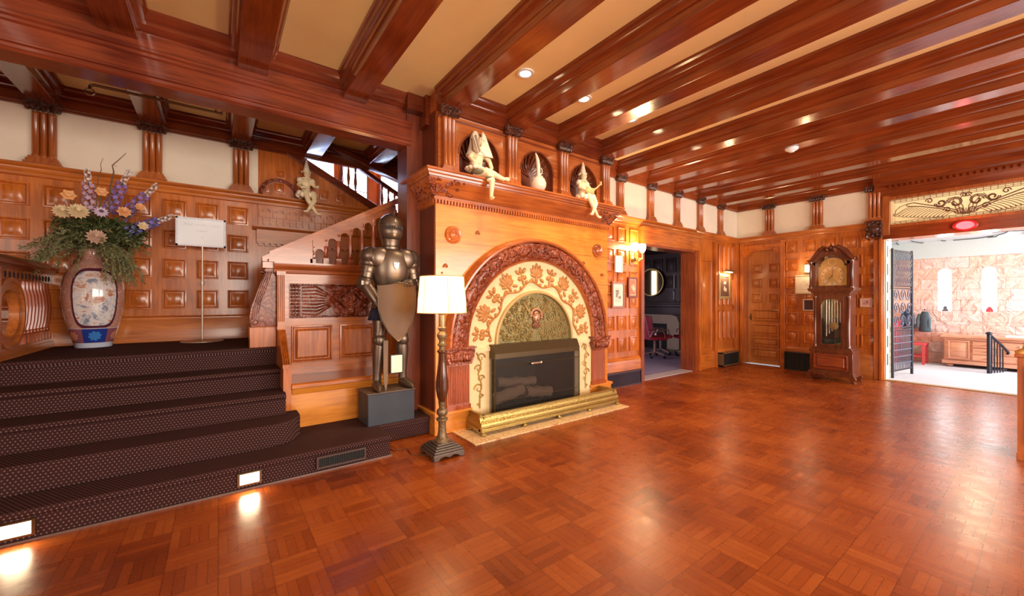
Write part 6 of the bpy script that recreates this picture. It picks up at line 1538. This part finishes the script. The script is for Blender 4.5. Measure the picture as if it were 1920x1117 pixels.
for q in range(13):
    s_ = GL * q / 13
    for r_ in range(3): z = 1.66 + r_ * .215; m.tube([G(s_, z), G(min(GL, s_ + .05), z + .07), G(s_, z + .14), G(min(GL, s_ + .05), z + .215)], .008, 5)
obj('wavy_panel', m, plain('grey_iron_wave', (.08, .085, .11), .45, metal=.3), t)
# slotted jamb plate
m = M()
for q in range(7): m.box(9.53, 9.60, 1.7085, 1.712, .25 + q * .32, .45 + q * .32)
m.box(9.5645, 9.5655, 1.710, 1.7119, .25, 2.37)
tag(obj('slotted_latch_strip', m, DARK), 'row of dark latch slots on the pale jamb beside the iron gate', 'latch strip')
# dark vine lattice on the sloped ceiling
m = M(); r2 = random.Random(9); cz = lambda x: 3.25 - (x - 9.6) * .51 / 3.5 - .02
for q in range(110):
    x = r2.uniform(10.6, 13.0); y = r2.uniform(-1.8, 2.2); a = r2.uniform(-.5, .5) + r2.choice((0, PI / 2)); l = r2.uniform(.2, .8)
    pts = []
    for j in range(6):
        pts.append((max(9.8, min(13.05, x)), max(-2.6, min(2.25, y)), cz(max(9.8, min(13.05, x))))); x += l / 5 * math.cos(a); y += l / 5 * math.sin(a); a += r2.uniform(-.5, .5)
    m.tube(pts, .010, 5)
tag(obj('painted_vine_lattice', m, plain('dark_vine', (.05, .05, .05), .7)), 'dark vine lattice running across the grey-green entrance ceiling', 'ceiling decoration', kind='stuff')
t = thing('entrance_ceiling_lamp', 'flat brass and glass ceiling lamp glowing beyond the transom', 'ceiling lamp', (11.0, .80, 2.72))
zc = 2.72
m = M(); m.box(10.86, 11.14, .62, .98, zc, zc + .02); m.tube([(11, .8, zc + .02), (11, .8, 3.04)], .01, 6); obj('lamp_frame', m, BRONZE, t)
m = M(); m.box(10.88, 11.12, .64, .96, zc - .05, zc); obj('lamp_glass', m, emis('warm_ceiling_lamp', (1, .78, .48), 22), t)
m = M()
for q in range(10): a = q * PI / 5; m.tube([(11 + .1 * math.cos(a), .52 + .06 * math.sin(a), zc), (11 + .2 * math.cos(a), .50 + .16 * math.sin(a), zc - .03)], [.01, .03], 6)
obj('leaf_ornament', m, plain('pale_glass_leaf', (.8, .72, .5), .3), t)
point('entrance_lamp_light', (11.0, .8, 2.58), 70, (1, .76, .46), .15)

# ================================================================== SIDE ROOM
t = thing('side_room_fireplace', 'dark mantelpiece with stone surround seen through the side doorway', 'fireplace', (10.2, 6.6, 0))
DW = DARKWALL
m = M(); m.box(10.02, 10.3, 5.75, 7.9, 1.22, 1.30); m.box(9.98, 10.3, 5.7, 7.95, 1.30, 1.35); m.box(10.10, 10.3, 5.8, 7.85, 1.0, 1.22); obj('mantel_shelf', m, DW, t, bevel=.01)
ST2 = plain('mottled_stone', (.60, .47, .34), .5, bscale=7)
m = M(); m.box(10.12, 10.3, 5.98, 6.38, .0, 1.0); m.box(10.12, 10.3, 7.2, 7.6, 0, 1.0); m.box(10.12, 10.3, 6.38, 7.2, .74, 1.0); obj('stone_surround', m, ST2, t)
m = M(); m.prism([(5.76, 0), (5.98, 0), (5.98, .78), (6.05, .95), (6.2, 1.0), (5.76, 1.0)], 'x', 10.06, 10.3); obj('carved_jamb', m, DW, t)
m = M(); m.box(10.24, 10.3, 6.38, 7.2, 0, .74); obj('firebox', m, DARK, t)
m = M(); m.box(9.85, 10.12, 5.98, 7.4, .002, .05); obj('hearth_stone', m, plain('green_hearth', (.12, .12, .09), .3), t)
t = thing('round_mirror', 'round mirror with brass rim above the side room mantel', 'mirror', (10.26, 6.98, 1.95))
MY, MZ = 6.95, 1.93
m = M(); m.arc((MY, MZ), [(.38, 10.25), (.38, 10.21), (.405, 10.21), (.405, 10.25)], 0, 2 * PI, 44, 'x'); obj('mirror_rim', m, BRASS, t)
m = M(); m.arc((MY, MZ), [(.001, 10.24), (.001, 10.235), (.38, 10.235), (.38, 10.24)], 0, 2 * PI, 44, 'x'); obj('mirror_glass', m, plain('mirror_silver', (.8, .75, .68), .05, metal=1), t)
t = thing('candlestick', 'grey candlestick with tall pale candle on the side room mantel', 'candlestick', (10.12, 6.16, 1.35))
m = M(); m.lathe([(.07, 0), (.06, .02), (.02, .05), (.035, .10), (.02, .15), (.04, .26), (.045, .30), (.02, .34), (.035, .38)], (10.12, 6.16, 1.35), 16); obj('stick', m, plain('grey_metal', (.30, .32, .33), .4, metal=.5), t)
m = M(); m.lathe([(.018, 0), (.014, .38), (.003, .40)], (10.12, 6.16, 1.73), 10); obj('candle', m, plain('candle_wax', (.7, .72, .7), .5), t)
PINK = plain('raspberry_upholstery', (.50, .04, .10), .6); CHR = plain('chair_frame', (.55, .42, .40), .3, metal=.4)
def office_chair(loc, rz, lab):
    t = thing('upholstered_desk_chair', lab, 'chair', loc, rz, 'desk chairs in the side room')
    m = M(); m.box(-.24, .24, -.24, .24, .44, .52); obj('seat', m, PINK, t, world=False, bevel=.03)
    m = M(); m.prism([(.20, .52), (.26, .50), (.34, .98), (.28, 1.0)], 'x', -.22, .22); obj('backrest', m, PINK, t, world=False, bevel=.02)
    m = M(); m.tube([(-.235, .21, .5), (-.235, .32, 1.0), (.235, .32, 1.0), (.235, .21, .5)], .012, 6); obj('back_frame', m, CHR, t, world=False)
    for sx in (-1, 1): m = M(); m.tube([(sx * .25, .2, .52), (sx * .27, .15, .66), (sx * .27, -.12, .66), (sx * .25, -.15, .50)], .015, 6); obj('armrest', m, CHR, t, world=False)
    m = M(); m.lathe([(.03, .12), (.03, .44)], seg=10)
    for q in range(5):
        a = q * PI * .4; m.tube([(0, 0, .14), (.26 * math.cos(a), .26 * math.sin(a), .075)], [.022, .016], 6)
    obj('pedestal_base', m, CHR, t, world=False)
    for q in range(5): a = q * PI * .4; m = M(); m.lathe([(.03, -.015), (.03, .015)], (.27 * math.cos(a), .27 * math.sin(a), .032), 10, ax='x'); obj('castor', m, DARK, t, world=False)
    return t
c0 = office_chair((8.6, 5.75, .002), .95, 'red desk chair at the left edge of the side doorway, nearest the hall')
dup(c0, (9.2, 5.98, .002), .85, 'red desk chair behind another one, in front of the side room fireplace')
dup(c0, (9.5, 5.45, .002), -2.2, 'red desk chair half hidden by the right jamb of the side doorway')
